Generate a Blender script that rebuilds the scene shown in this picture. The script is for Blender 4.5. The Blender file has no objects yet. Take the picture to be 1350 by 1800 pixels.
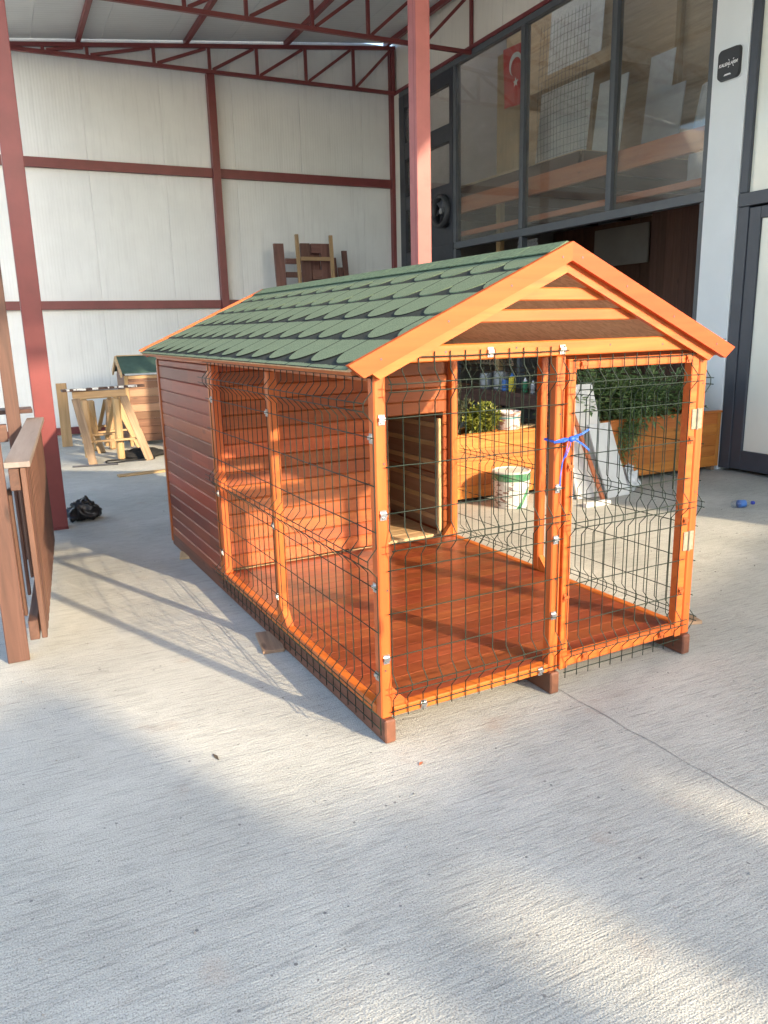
import bpy, bmesh, math, random
from mathutils import noise as mnoise
from mathutils import Vector, Matrix
random.seed(7)
V = Vector
sc = bpy.context.scene
col = sc.collection

# ------------------------------------------------------------------ camera
CAM = V((-1.1674, -2.4759, 1.5780)); YAW, PITCH, ROLL, FPX = -0.45025, 0.23360, -0.02402, 1364.65
fw = V((-math.sin(YAW) * math.cos(PITCH), math.cos(YAW) * math.cos(PITCH), -math.sin(PITCH)))
rt0 = V((math.cos(YAW), math.sin(YAW), 0)); up0 = rt0.cross(fw)
rt = rt0 * math.cos(ROLL) + up0 * math.sin(ROLL); upv = -rt0 * math.sin(ROLL) + up0 * math.cos(ROLL)
cd = bpy.data.cameras.new('camera'); cam = bpy.data.objects.new('camera', cd); col.objects.link(cam)
cam.matrix_world = Matrix(((rt.x, upv.x, -fw.x, CAM.x), (rt.y, upv.y, -fw.y, CAM.y), (rt.z, upv.z, -fw.z, CAM.z), (0, 0, 0, 1)))
cd.sensor_fit = 'VERTICAL'; cd.sensor_height = 36; cd.lens = 36 * FPX / 1800; cd.clip_end = 2000; cd.clip_start = 0.05
sc.camera = cam
# ------------------------------------------------------------------ light
SUN_AZ, SUN_EL = math.radians(22.5), math.radians(22)     # sun stands toward (+x sin, -y cos)
sun_dir = V((math.sin(SUN_AZ) * math.cos(SUN_EL), -math.cos(SUN_AZ) * math.cos(SUN_EL), math.sin(SUN_EL)))
w = bpy.data.worlds.new('World'); sc.world = w; w.use_nodes = True
nt = w.node_tree; bg = nt.nodes['Background']; sky = nt.nodes.new('ShaderNodeTexSky')
sky.sky_type = 'NISHITA'; sky.sun_disc = False; sky.sun_elevation = SUN_EL
sky.sun_rotation = math.atan2(sun_dir.x, sun_dir.y); sky.dust_density = 2.4; sky.air_density = 1.0; sky.ozone_density = 1.0
bg.inputs[1].default_value = 0.15
nt.links.new(sky.outputs[0], bg.inputs[0])
sl = bpy.data.lights.new('sun', 'SUN'); sl.energy = 2.0; sl.angle = math.radians(0.9); sl.color = (1.0, 0.80, 0.55)
so = bpy.data.objects.new('sun', sl); col.objects.link(so)
so.rotation_euler = sun_dir.to_track_quat('Z', 'Y').to_euler(); so.location = (6, -14, 9)
vs = sc.view_settings; vs.view_transform = 'Standard'; vs.look = 'None'; vs.gamma = 1.0; vs.exposure = 2.2; vs.use_curve_mapping = False
sc.cycles.use_denoising = True
sc.cycles.max_bounces = 8; sc.cycles.transparent_max_bounces = 16

# ------------------------------------------------------------------ materials
MATS = {}
def newmat(name):
    m = bpy.data.materials.new(name); m.use_nodes = True; MATS[name] = m
    return m, m.node_tree, m.node_tree.nodes['Principled BSDF']
def N(nt, t, **k):
    n = nt.nodes.new(t)
    for a, b in k.items(): setattr(n, a, b)
    return n
def setin(n, **k):
    for a, b in k.items(): n.inputs[a.replace('_', ' ')].default_value = b
def ramp(nt, pts):
    r = N(nt, 'ShaderNodeValToRGB'); e = r.color_ramp.elements
    while len(e) < len(pts): e.new(0.5)
    for i, (p, c) in enumerate(pts):
        e[i].position = p; e[i].color = (*c, 1) if len(c) == 3 else c
    return r
def math_(nt, op, a, b=None, clamp=False):
    n = N(nt, 'ShaderNodeMath', operation=op); n.use_clamp = clamp
    for i, x in enumerate((a, b)):
        if x is None: continue
        if isinstance(x, (int, float)): n.inputs[i].default_value = x
        else: nt.links.new(x, n.inputs[i])
    return n.outputs[0]
def mixc(nt, fac, a, b, mode='MIX'):
    n = N(nt, 'ShaderNodeMix', data_type='RGBA', blend_type=mode)
    for i, x in ((0, fac), (6, a), (7, b)):
        if isinstance(x, (int, float)): n.inputs[i].default_value = x
        elif isinstance(x, tuple): n.inputs[i].default_value = (*x, 1)
        else: nt.links.new(x, n.inputs[i])
    return n.outputs[2]
def coords(nt, scale=(1, 1, 1), rand=True, rot=(0, 0, 0)):
    tc = N(nt, 'ShaderNodeTexCoord'); mp = N(nt, 'ShaderNodeMapping')
    src = tc.outputs['Object']
    if rand:
        oi = N(nt, 'ShaderNodeObjectInfo'); ad = N(nt, 'ShaderNodeVectorMath', operation='MULTIPLY_ADD')
        cb = N(nt, 'ShaderNodeCombineXYZ')
        for i in range(3): nt.links.new(oi.outputs['Random'], cb.inputs[i])
        nt.links.new(cb.outputs[0], ad.inputs[0]); ad.inputs[1].default_value = (37, 23, 51); nt.links.new(src, ad.inputs[2]); src = ad.outputs[0]
    nt.links.new(src, mp.inputs[0]); mp.inputs['Scale'].default_value = scale; mp.inputs['Rotation'].default_value = rot
    return mp.outputs[0]
def noise(nt, vec, scale, detail=4, rough=.55, dist=0):
    n = N(nt, 'ShaderNodeTexNoise'); nt.links.new(vec, n.inputs['Vector']); setin(n, Scale=scale, Detail=detail, Roughness=rough, Distortion=dist)
    return n.outputs[0]
def bump(nt, h, b, strength=.3, dist=.01, prev=None):
    n = N(nt, 'ShaderNodeBump'); nt.links.new(h, n.inputs['Height']); setin(n, Strength=strength, Distance=dist)
    if prev is not None: nt.links.new(prev, n.inputs['Normal'])
    if b is not None: nt.links.new(n.outputs[0], b.inputs['Normal'])
    return n.outputs[0]
def wood(name, dark, mid, light, rough=.45, var=.22, knots=True, bump_s=.25, spec=.5, blotch=.35, blocks=0):
    m, nt, b = newmat(name)
    v = coords(nt, (1.6, 26, 26)); g = noise(nt, v, 1.0, 7, .62, .6)
    r = ramp(nt, [(.28, dark), (.5, mid), (.72, light)]); nt.links.new(g, r.inputs[0]); c = r.outputs[0]
    v2 = coords(nt, (1.3, 9, 9)); bl = noise(nt, v2, 1.6, 3, .5)
    f = ramp(nt, [(.35, (1, 1, 1)), (.7, (0, 0, 0))]); nt.links.new(bl, f.inputs[0])
    c = mixc(nt, math_(nt, 'MULTIPLY', f.outputs[0], blotch), c, dark)
    if blocks:
        vb_ = coords(nt, (2.7, .01, .01)); sx_ = N(nt, 'ShaderNodeSeparateXYZ'); nt.links.new(vb_, sx_.inputs[0])
        wn = N(nt, 'ShaderNodeTexWhiteNoise', noise_dimensions='1D'); nt.links.new(math_(nt, 'FLOOR', sx_.outputs[0]), wn.inputs['W'])
        c = mixc(nt, math_(nt, 'MULTIPLY', wn.outputs[0], blocks), c, tuple(x * .45 for x in dark))
    if knots:
        v3 = coords(nt, (2.2, 7, 7)); vo = N(nt, 'ShaderNodeTexVoronoi'); nt.links.new(v3, vo.inputs['Vector']); setin(vo, Scale=1.0)
        kr = ramp(nt, [(.05, (1, 1, 1)), (.12, (0, 0, 0))]); nt.links.new(vo.outputs['Distance'], kr.inputs[0])
        c = mixc(nt, math_(nt, 'MULTIPLY', kr.outputs[0], .7), c, tuple(x * .45 for x in dark))
    oi = N(nt, 'ShaderNodeObjectInfo'); hs = N(nt, 'ShaderNodeHueSaturation')
    nt.links.new(c, hs.inputs['Color'])
    nt.links.new(math_(nt, 'ADD', math_(nt, 'MULTIPLY', oi.outputs['Random'], var * 2), 1 - var), hs.inputs['Value'])
    nt.links.new(math_(nt, 'ADD', math_(nt, 'MULTIPLY', math_(nt, 'FRACT', math_(nt, 'MULTIPLY', oi.outputs['Random'], 7.3)), .012), .494), hs.inputs['Hue'])
    nt.links.new(hs.outputs[0], b.inputs['Base Color'])
    setin(b, Roughness=rough); b.inputs['Specular IOR Level'].default_value = spec
    bump(nt, g, b, bump_s, .004)
    return m
def plain(name, c, rough=.5, metal=0, var=.12, scale=6, bump_s=.0, spec=.5, dirt=None, dirt_amt=.4):
    m, nt, b = newmat(name)
    v = coords(nt); n1 = noise(nt, v, scale, 5, .6)
    r = ramp(nt, [(.3, tuple(x * (1 - var) for x in c)), (.7, tuple(min(1, x * (1 + var)) for x in c))]); nt.links.new(n1, r.inputs[0]); cc = r.outputs[0]
    if dirt:
        n2 = noise(nt, v, scale * 2.3, 6, .7); f = ramp(nt, [(.55, (0, 0, 0)), (.75, (1, 1, 1))]); nt.links.new(n2, f.inputs[0])
        cc = mixc(nt, math_(nt, 'MULTIPLY', f.outputs[0], dirt_amt), cc, dirt)
    nt.links.new(cc, b.inputs['Base Color']); setin(b, Roughness=rough, Metallic=metal); b.inputs['Specular IOR Level'].default_value = spec
    if bump_s: bump(nt, n1, b, bump_s, .01)
    return m

wood('orange_pine', (.42, .085, .013), (.56, .135, .021), (.65, .172, .030), .42, .08, True, .16, blotch=.5, blocks=.0)
wood('red_pine', (.32, .072, .020), (.43, .105, .028), (.52, .14, .038), .38, .24, blotch=.6, blocks=.3)
wood('barge_pine', (.44, .072, .014), (.52, .092, .018), (.58, .110, .022), .5, .03, True, .14, .3, blotch=.4)
wood('skid_wood', (.12, .050, .028), (.17, .068, .036), (.22, .09, .048), .55, .10, True, .2)
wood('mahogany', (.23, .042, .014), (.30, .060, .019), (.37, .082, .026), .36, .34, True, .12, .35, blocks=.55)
wood('floor_stain', (.19, .044, .016), (.29, .072, .025), (.38, .10, .034), .30, .10, True, .10, blotch=.7, blocks=.2)
wood('raw_pine', (.42, .27, .13), (.56, .38, .20), (.66, .48, .28), .65, .12)
wood('yellow_pine', (.30, .19, .09), (.40, .265, .13), (.48, .33, .175), .65, .14, True, .3)
wood('old_timber', (.17, .11, .07), (.30, .20, .12), (.44, .31, .20), .75, .15, True, .5)
wood('planter_wood', (.42, .13, .022), (.56, .20, .04), (.66, .27, .06), .45, .10)
wood('gazebo_wood', (.070, .034, .024), (.115, .054, .036), (.165, .080, .054), .6, .22, True, .4)
wood('handrail_wood', (.20, .165, .145), (.26, .215, .19), (.31, .26, .23), .6, .05)
wood('raw_brown', (.26, .15, .085), (.34, .20, .12), (.42, .26, .16), .6, .12)
wood('house_brown', (.12, .055, .030), (.165, .078, .042), (.22, .11, .06), .5, .2)
wood('dark_wood', (.05, .022, .015), (.085, .038, .025), (.13, .06, .04), .5, .2)
wood('room_boards', (.085, .036, .022), (.125, .056, .034), (.17, .08, .05), .55, .2)
wood('plywood', (.42, .29, .17), (.54, .39, .24), (.64, .48, .32), .6, .1, False)
wood('brown_beam', (.42, .12, .05), (.54, .165, .07), (.62, .21, .10), .5, .1)

def osb():
    m, nt, b = newmat('osb')
    v = coords(nt, (9, 15, 9)); vo = N(nt, 'ShaderNodeTexVoronoi'); nt.links.new(v, vo.inputs['Vector']); setin(vo, Scale=4.0)
    sp = N(nt, 'ShaderNodeSeparateColor'); nt.links.new(vo.outputs['Color'], sp.inputs[0])
    r = ramp(nt, [(0, (.52, .37, .21)), (.5, (.66, .48, .29)), (1, (.76, .58, .38))]); nt.links.new(sp.outputs[0], r.inputs[0])
    n = noise(nt, coords(nt, (30, 60, 30)), 2, 4); c = mixc(nt, math_(nt, 'MULTIPLY', n, .5), r.outputs[0], (.58, .41, .24))
    nt.links.new(c, b.inputs['Base Color']); setin(b, Roughness=.7); bump(nt, vo.outputs['Distance'], b, .3, .003)
osb()

def shingle_mat():
    m, nt, b = newmat('shingle')
    tc = N(nt, 'ShaderNodeTexCoord'); sp = N(nt, 'ShaderNodeSeparateXYZ'); nt.links.new(tc.outputs['Object'], sp.inputs[0])
    aw = math_(nt, 'ABSOLUTE', sp.outputs[0]); q = math_(nt, 'DIVIDE', math_(nt, 'SUBTRACT', .115, aw), .115, True)
    D = math_(nt, 'ADD', math_(nt, 'MULTIPLY', math_(nt, 'POWER', q, 2.0), .004), .186)
    nz = noise(nt, coords(nt), 60, 4); D = math_(nt, 'ADD', D, math_(nt, 'MULTIPLY', math_(nt, 'SUBTRACT', nz, .5), .012))
    fac = math_(nt, 'DIVIDE', math_(nt, 'SUBTRACT', sp.outputs[1], D), .004, True)
    fac = math_(nt, 'MAXIMUM', fac, math_(nt, 'GREATER_THAN', aw, .1095))
    gr = noise(nt, coords(nt), 300, 3, .75)
    r = ramp(nt, [(.28, (.060, .092, .058)), (.5, (.15, .205, .13)), (.74, (.29, .35, .235))]); nt.links.new(gr, r.inputs[0])
    big = noise(nt, coords(nt), 9, 3); g2 = mixc(nt, math_(nt, 'MULTIPLY', big, .35), r.outputs[0], (.085, .12, .08))
    r2 = ramp(nt, [(.3, (.010, .014, .013)), (.75, (.045, .055, .050))]); nt.links.new(gr, r2.inputs[0])
    nt.links.new(mixc(nt, fac, g2, r2.outputs[0]), b.inputs['Base Color']); setin(b, Roughness=.92); b.inputs['Specular IOR Level'].default_value = .25
    bump(nt, gr, b, .5, .003)
shingle_mat()
plain('shingle_edge', (.016, .020, .018), .95, 0, .3, 60, 0, .2)
plain('green_cap', (.118, .172, .108), .92, 0, .35, 60, .3, .25)

def concrete():
    m, nt, b = newmat('concrete')
    br = (0, 0, math.radians(-7.6))
    v0 = coords(nt, (1, 1, 1), False)
    vb = coords(nt, (8, 115, 1), False, br)
    lines = noise(nt, vb, 1.0, 5, .62, .5)
    vb2 = coords(nt, (1.6, 30, 1), False, br); lines2 = noise(nt, vb2, 1.0, 4, .6, .3)
    grit = noise(nt, v0, 210, 4, .7); vg = N(nt, 'ShaderNodeTexVoronoi'); nt.links.new(v0, vg.inputs['Vector']); setin(vg, Scale=175.0); vgn = noise(nt, v0, 24, 4, .6); grain = math_(nt, 'MULTIPLY', vg.outputs['Distance'], math_(nt, 'ADD', vgn, .25)); pits = N(nt, 'ShaderNodeTexVoronoi'); nt.links.new(v0, pits.inputs['Vector']); setin(pits, Scale=30.0)
    blot = noise(nt, v0, 1.1, 5, .6); blot2 = noise(nt, v0, 5.5, 5, .65)
    r = ramp(nt, [(.3, (.40, .404, .368)), (.7, (.565, .568, .518))]); nt.links.new(blot, r.inputs[0]); c = r.outputs[0]
    r2 = ramp(nt, [(.56, (0, 0, 0)), (.74, (1, 1, 1))]); nt.links.new(blot2, r2.inputs[0])
    c = mixc(nt, math_(nt, 'MULTIPLY', r2.outputs[0], .35), c, (.40, .375, .33))
    lr = ramp(nt, [(.34, (.62, .62, .62)), (.50, (1, 1, 1))]); nt.links.new(lines, lr.inputs[0]); c = mixc(nt, .75, c, lr.outputs[0], 'MULTIPLY')
    l2 = ramp(nt, [(.34, (.90, .90, .91)), (.48, (1, 1, 1))]); nt.links.new(lines2, l2.inputs[0]); c = mixc(nt, .8, c, l2.outputs[0], 'MULTIPLY')
    gr = ramp(nt, [(.34, (.38, .38, .38)), (.48, (.93, .93, .93)), (.68, (1.2, 1.2, 1.2))]); nt.links.new(grit, gr.inputs[0]); c = mixc(nt, .9, c, gr.outputs[0], 'MULTIPLY')
    # small dark pits, only some cells
    spc = N(nt, 'ShaderNodeSeparateColor'); nt.links.new(pits.outputs['Color'], spc.inputs[0])
    pm = math_(nt, 'MULTIPLY', math_(nt, 'LESS_THAN', pits.outputs['Distance'], math_(nt, 'MULTIPLY', spc.outputs[1], .17)), math_(nt, 'GREATER_THAN', spc.outputs[0], .74))
    c = mixc(nt, math_(nt, 'MULTIPLY', pm, .8), c, (.13, .13, .13))
    # rare reddish-brown stains
    st = noise(nt, v0, 3.1, 3, .5); sr = ramp(nt, [(.64, (0, 0, 0)), (.74, (1, 1, 1))]); nt.links.new(st, sr.inputs[0])
    c = mixc(nt, math_(nt, 'MULTIPLY', sr.outputs[0], .3), c, (.36, .25, .18))
    nt.links.new(c, b.inputs['Base Color']); setin(b, Roughness=.9); b.inputs['Specular IOR Level'].default_value = .3
    n1 = bump(nt, lines, None, .50, .007); n2 = bump(nt, grain, None, .42, .006, n1); n3 = bump(nt, lines2, b, .30, .010, n2)
concrete()
def panel_mat(name, c, pitch=.045, s=.5):
    m, nt, b = newmat(name)
    v = coords(nt, (1, 1, 1), False); wv = N(nt, 'ShaderNodeTexWave', wave_type='BANDS', bands_direction='Y', wave_profile='SIN')
    nt.links.new(v, wv.inputs['Vector']); setin(wv, Scale=2 * math.pi / (20 * pitch) * 1.0, Distortion=0.0)
    n1 = noise(nt, coords(nt, (1.2, 1.2, .25), True), 2, 5)
    r = ramp(nt, [(.3, tuple(x * .93 for x in c)), (.7, c)]); nt.links.new(n1, r.inputs[0])
    n2 = noise(nt, coords(nt, (.5, 7, 7), True), 2.2, 6, .65); f2 = ramp(nt, [(.52, (0, 0, 0)), (.78, (.35, .35, .35))]); nt.links.new(n2, f2.inputs[0])
    nt.links.new(mixc(nt, f2.outputs[0], r.outputs[0], tuple(x * .62 for x in c)), b.inputs['Base Color']); setin(b, Roughness=.38); bump(nt, wv.outputs[0], b, s, .004)
panel_mat('white_panel', (.79, .81, .79), .045, .3); panel_mat('cream_panel', (.74, .70, .62), .3, .2); panel_mat('ceiling_sheet', (.60, .62, .62), .08, .6)
plain('pillar_white', (.80, .83, .83), .45, var=.04, scale=1.5)
plain('red_steel', (.175, .036, .037), .42, var=.14, scale=4, bump_s=.05, dirt=(.13, .028, .028), dirt_amt=.35)
plain('red_steel_hazed', (.36, .10, .095), .5, var=.12, scale=3, bump_s=.05, dirt=(.26, .06, .06), dirt_amt=.4)  # paler copy of the red, with skylight and haze put into the colour
plain('wire_green', (.012, .026, .018), .5, var=.1, spec=.25)
plain('zinc', (.55, .56, .57), .34, 1.0, .15, 40)
plain('brass_zinc', (.28, .25, .18), .5, .2, .2, 60)
plain('hinge_metal', (.27, .24, .18), .6, 0, .2, 60, 0, .3)
plain('orange_clip', (.45, .11, .03), .4, .3, .2, 40)
plain('frame_grey', (.085, .095, .105), .4, 0, .1, 5, dirt=(.16, .16, .15), dirt_amt=.25)
plain('door_frame_grey', (.060, .068, .085), .4, 0, .1, 5)
plain('dark_frame', (.030, .033, .042), .4, 0, .15, 5, dirt=(.12, .12, .11), dirt_amt=.2)
plain('black_plastic', (.012, .012, .013), .32, 0, .3, 9, .3)
plain('black_fabric', (.010, .010, .011), .9, 0, .3, 12, .3)
plain('blue_ribbon', (.03, .12, .62), .35, 0, .1, 20)
plain('blue_cap', (.02, .05, .42), .3)
plain('white_paint', (.78, .78, .75), .45, 0, .05, 6, dirt=(.5, .48, .43), dirt_amt=.3)
plain('grey_board', (.60, .63, .63), .6, 0, .07, 5, .05, dirt=(.42, .42, .40), dirt_amt=.4)
plain('white_board', (.74, .74, .70), .6, 0, .06, 5, .05, dirt=(.5, .48, .44), dirt_amt=.35)
plain('foam', (.82, .82, .80), .8, 0, .05, 30, .2)
plain('green_plastic', (.03, .20, .09), .35, 0, .12, 8)
plain('lid_grey', (.55, .60, .56), .4, 0, .1, 6, dirt=(.4, .42, .38))
plain('flag_red', (.62, .012, .022), .75, 0, .06, 4)
plain('flag_white', (.8, .8, .8), .75)
plain('soil', (.05, .035, .025), .95, 0, .3, 30, .5)
plain('stem', (.10, .085, .045), .8, 0, .2, 20)
plain('steel_dark', (.10, .10, .11), .45, .7, .2, 10)
plain('yellow_can', (.62, .50, .04), .4, 0, .15, 20)
plain('blue_can', (.05, .16, .45), .4, 0, .15, 20)
plain('grey_tin', (.30, .31, .32), .4, .4, .2, 20)
plain('dark_soil_wall', (.35, .33, .30), .8, 0, .1, 1.5)
plain('warehouse_wall', (.45, .43, .40), .8, 0, .1, 1.0)
plain('asphalt', (.06, .06, .06), .9, 0, .2, 20, .3)
plain('polythene', (.62, .66, .68), .25, 0, .1, 10, .4, .6)
plain('charcoal', (.030, .032, .036), .42, 0, .08, 10)
plain('print_white', (.85, .85, .85), .5)
plain('joint_dark', (.24, .235, .22), .95, 0, .25, 30)
plain('leaf_litter', (.10, .075, .05), .8, 0, .3, 60)
plain('pane_back', (.86, .86, .75), .18, 0, .05, .8)
plain('dark_shelf', (.045, .028, .022), .6, 0, .2, 8)
plain('room_grey', (.30, .27, .24), .8, 0, .12, 2)
plain('white_sheet', (.62, .64, .63), .55, 0, .08, 2, dirt=(.45, .44, .41), dirt_amt=.4)

def leafmat(name, a, b2, c):
    m, nt, b = newmat(name)
    n1 = noise(nt, coords(nt, rand=False), 23, 3, .7); r = ramp(nt, [(.32, a), (.5, b2), (.68, c)]); nt.links.new(n1, r.inputs[0])
    nt.links.new(r.outputs[0], b.inputs['Base Color']); setin(b, Roughness=.5)
    b.inputs['Transmission Weight'].default_value = 0
    tr = N(nt, 'ShaderNodeBsdfTranslucent'); nt.links.new(r.outputs[0], tr.inputs[0]); mx = N(nt, 'ShaderNodeMixShader'); mx.inputs[0].default_value = .3
    o = nt.nodes['Material Output']; nt.links.new(b.outputs[0], mx.inputs[1]); nt.links.new(tr.outputs[0], mx.inputs[2]); nt.links.new(mx.outputs[0], o.inputs[0])
leafmat('leaf_dark', (.09, .15, .055), (.19, .29, .11), (.33, .42, .19))
leafmat('leaf_yellow', (.13, .17, .022), (.24, .28, .045), (.38, .38, .09))
leafmat('leaf_grey', (.05, .075, .04), (.10, .125, .065), (.17, .19, .11))

def glass(name, tint=(.86, .88, .88), gl=.12):
    m, nt, b = newmat(name); nt.nodes.remove(b); o = nt.nodes['Material Output']
    t = N(nt, 'ShaderNodeBsdfTransparent'); t.inputs[0].default_value = (*tint, 1)
    g = N(nt, 'ShaderNodeBsdfGlossy'); g.inputs['Roughness'].default_value = .03; g.inputs[0].default_value = (.9, .9, .9, 1)
    lw = N(nt, 'ShaderNodeLayerWeight'); lw.inputs[0].default_value = .5; fr = math_(nt, 'ADD', math_(nt, 'MULTIPLY', math_(nt, 'POWER', lw.outputs['Facing'], 5.0), .9), .035)
    d = N(nt, 'ShaderNodeBsdfDiffuse'); d.inputs[0].default_value = (.54, .47, .38, 1)
    dn = noise(nt, coords(nt, (1, 1, .35), True), 3.5, 6, .7); dr = ramp(nt, [(.3, (.02,) * 3), (.8, (gl,) * 3)]); nt.links.new(dn, dr.inputs[0])
    m1 = N(nt, 'ShaderNodeMixShader'); nt.links.new(dr.outputs[0], m1.inputs[0]); nt.links.new(t.outputs[0], m1.inputs[1]); nt.links.new(d.outputs[0], m1.inputs[2])
    m2 = N(nt, 'ShaderNodeMixShader'); nt.links.new(fr, m2.inputs[0]); nt.links.new(m1.outputs[0], m2.inputs[1]); nt.links.new(g.outputs[0], m2.inputs[2])
    nt.links.new(m2.outputs[0], o.inputs[0])
glass('window_glass', gl=.18); glass('clear_plastic', (.90, .94, .98), .10)

def tin_label(name, base, print_c, band, sc_=(9, 9, 26)):
    m, nt, b = newmat(name)
    v = coords(nt, sc_, False); n1 = noise(nt, v, 1.6, 2, .4); f = ramp(nt, [(.53, (0, 0, 0)), (.56, (1, 1, 1))]); nt.links.new(n1, f.inputs[0])
    tc = N(nt, 'ShaderNodeTexCoord'); sp = N(nt, 'ShaderNodeSeparateXYZ'); nt.links.new(tc.outputs['Object'], sp.inputs[0])
    c = mixc(nt, math_(nt, 'MULTIPLY', f.outputs[0], .8), base, print_c)
    if band:
        lo, hi, bc = band
        k = math_(nt, 'MULTIPLY', math_(nt, 'GREATER_THAN', sp.outputs[2], lo), math_(nt, 'LESS_THAN', sp.outputs[2], hi)); c = mixc(nt, k, c, bc)
    nt.links.new(c, b.inputs['Base Color']); setin(b, Roughness=.4)
tin_label('tin_print', (.72, .70, .68), (.42, .18, .13), (.105, .118, (.15, .45, .50)))
def bucket_label():
    m, nt, b = newmat('bucket_print')
    tc = N(nt, 'ShaderNodeTexCoord'); sp = N(nt, 'ShaderNodeSeparateXYZ'); nt.links.new(tc.outputs['Object'], sp.inputs[0])
    x, y, z = sp.outputs
    # green swoosh on the right front, brown printed lines on the left front
    sw = math_(nt, 'SUBTRACT', z, math_(nt, 'MULTIPLY', math_(nt, 'SUBTRACT', x, -.02), 1.6)); sw = math_(nt, 'ABSOLUTE', sw)
    k = math_(nt, 'MULTIPLY', math_(nt, 'LESS_THAN', sw, .035), math_(nt, 'LESS_THAN', z, .18))
    n1 = noise(nt, coords(nt, (14, 14, 34), False), 1.5, 2, .4); f = math_(nt, 'GREATER_THAN', n1, .54)
    f = math_(nt, 'MULTIPLY', f, math_(nt, 'MULTIPLY', math_(nt, 'LESS_THAN', x, -.07), math_(nt, 'LESS_THAN', z, .235)))
    c = mixc(nt, f, (.58, .60, .58), (.20, .11, .09)); c = mixc(nt, k, c, (.04, .22, .10))
    c = mixc(nt, math_(nt, 'GREATER_THAN', z, .245), c, (.03, .19, .085)); dn = noise(nt, coords(nt), 14, 6, .7); dr = ramp(nt, [(.45, (0, 0, 0)), (.7, (.55, .55, .55))]); nt.links.new(dn, dr.inputs[0]); c = mixc(nt, dr.outputs[0], c, (.33, .30, .26))
    nt.links.new(c, b.inputs['Base Color']); setin(b, Roughness=.35)
bucket_label()

# ------------------------------------------------------------------ geometry helpers
class MB:
    def __init__(s): s.v = []; s.f = []
    def add(s, vs, fs):
        o = len(s.v); s.v += [tuple(x) for x in vs]; s.f += [tuple(i + o for i in f) for f in fs]; return s
    def box(s, a, b):
        x0, y0, z0 = a; x1, y1, z1 = b
        return s.add([(x0, y0, z0), (x1, y0, z0), (x1, y1, z0), (x0, y1, z0), (x0, y0, z1), (x1, y0, z1), (x1, y1, z1), (x0, y1, z1)],
                     [(0, 3, 2, 1), (4, 5, 6, 7), (0, 1, 5, 4), (1, 2, 6, 5), (2, 3, 7, 6), (3, 0, 4, 7)])
    def bar(s, p, q, w_, t_, up=(0, 0, 1)):
        """box from p to q, width w_ across, thickness t_ along up"""
        p, q = V(p), V(q); x = (q - p).normalized(); z = V(up); z = (z - x * z.dot(x)).normalized(); y = z.cross(x)
        vs = [c + y * (sy * w_ / 2) + z * (sz * t_ / 2) for c in (p, q) for sy, sz in ((-1, -1), (1, -1), (1, 1), (-1, 1))]
        return s.add(vs, [(0, 3, 2, 1), (4, 5, 6, 7), (0, 1, 5, 4), (1, 2, 6, 5), (2, 3, 7, 6), (3, 0, 4, 7)])
    def prism(s, poly, fn0, fn1):
        """poly of 2D points, fn0/fn1 map (a,b) to the two 3D caps"""
        n = len(poly); vs = [fn0(*p) for p in poly] + [fn1(*p) for p in poly]
        return s.add(vs, [tuple(range(n))[::-1], tuple(range(n, 2 * n))] + [(i, (i + 1) % n, n + (i + 1) % n, n + i) for i in range(n)])
    def tube(s, pts, r, n=6, cap=True):
        pts = [V(p) for p in pts]; o = len(s.v); m = len(pts); a = None
        for i, p in enumerate(pts):
            t = (pts[min(i + 1, m - 1)] - pts[max(i - 1, 0)]).normalized()
            if a is None:
                a = t.orthogonal().normalized()
            else:
                a = (a - t * a.dot(t)).normalized()
            b = t.cross(a); rr = r[i] if isinstance(r, (list, tuple)) else r
            for k in range(n):
                an = 2 * math.pi * k / n; s.v.append(tuple(p + (a * math.cos(an) + b * math.sin(an)) * rr))
        for i in range(m - 1):
            for k in range(n):
                k2 = (k + 1) % n; s.f.append((o + i * n + k, o + i * n + k2, o + (i + 1) * n + k2, o + (i + 1) * n + k))
        if cap: s.f.append(tuple(o + k for k in range(n))[::-1]); s.f.append(tuple(o + (m - 1) * n + k for k in range(n)))
        return s
    def lathe(s, prof, n=24, c=(0, 0, 0)):
        o = len(s.v)
        for r, z in prof:
            for k in range(n):
                a = 2 * math.pi * k / n; s.v.append((c[0] + r * math.cos(a), c[1] + r * math.sin(a), c[2] + z))
        for i in range(len(prof) - 1):
            for k in range(n):
                k2 = (k + 1) % n; s.f.append((o + i * n + k, o + i * n + k2, o + (i + 1) * n + k2, o + (i + 1) * n + k))
        s.f.append(tuple(o + k for k in range(n))[::-1]); s.f.append(tuple(o + (len(prof) - 1) * n + k for k in range(n)))
        return s
    def mesh(s, name):
        m = bpy.data.meshes.new(name); m.from_pydata(s.v, [], s.f); m.update(); return m
    def build(s, name, mat, parent=None, smooth=False, recalc=True):
        m = s.mesh(name); m.materials.append(MATS[mat])
        if recalc:
            bm = bmesh.new(); bm.from_mesh(m); bmesh.ops.recalc_face_normals(bm, faces=bm.faces); bm.to_mesh(m); bm.free()
        if smooth:
            m.polygons.foreach_set('use_smooth', [True] * len(m.polygons))
        return link(name, m, parent)
def link(name, data, parent=None, mat=None):
    o = bpy.data.objects.new(name, data); col.objects.link(o)
    if parent is not None: o.parent = parent
    if mat is not None: o.matrix_basis = mat
    return o
def tag(o, label, cat, group=None):
    o['label'] = label; o['category'] = cat
    if group: o['group'] = group
    return o
def thing(name, label, cat, loc=(0, 0, 0), rz=0, group=None):
    o = link(name, None); o.location = loc; o.rotation_euler = (0, 0, rz); o.empty_display_size = .1
    return tag(o, label, cat, group)
def struct(o): o['kind'] = 'structure'; return o
CB = {}
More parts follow.
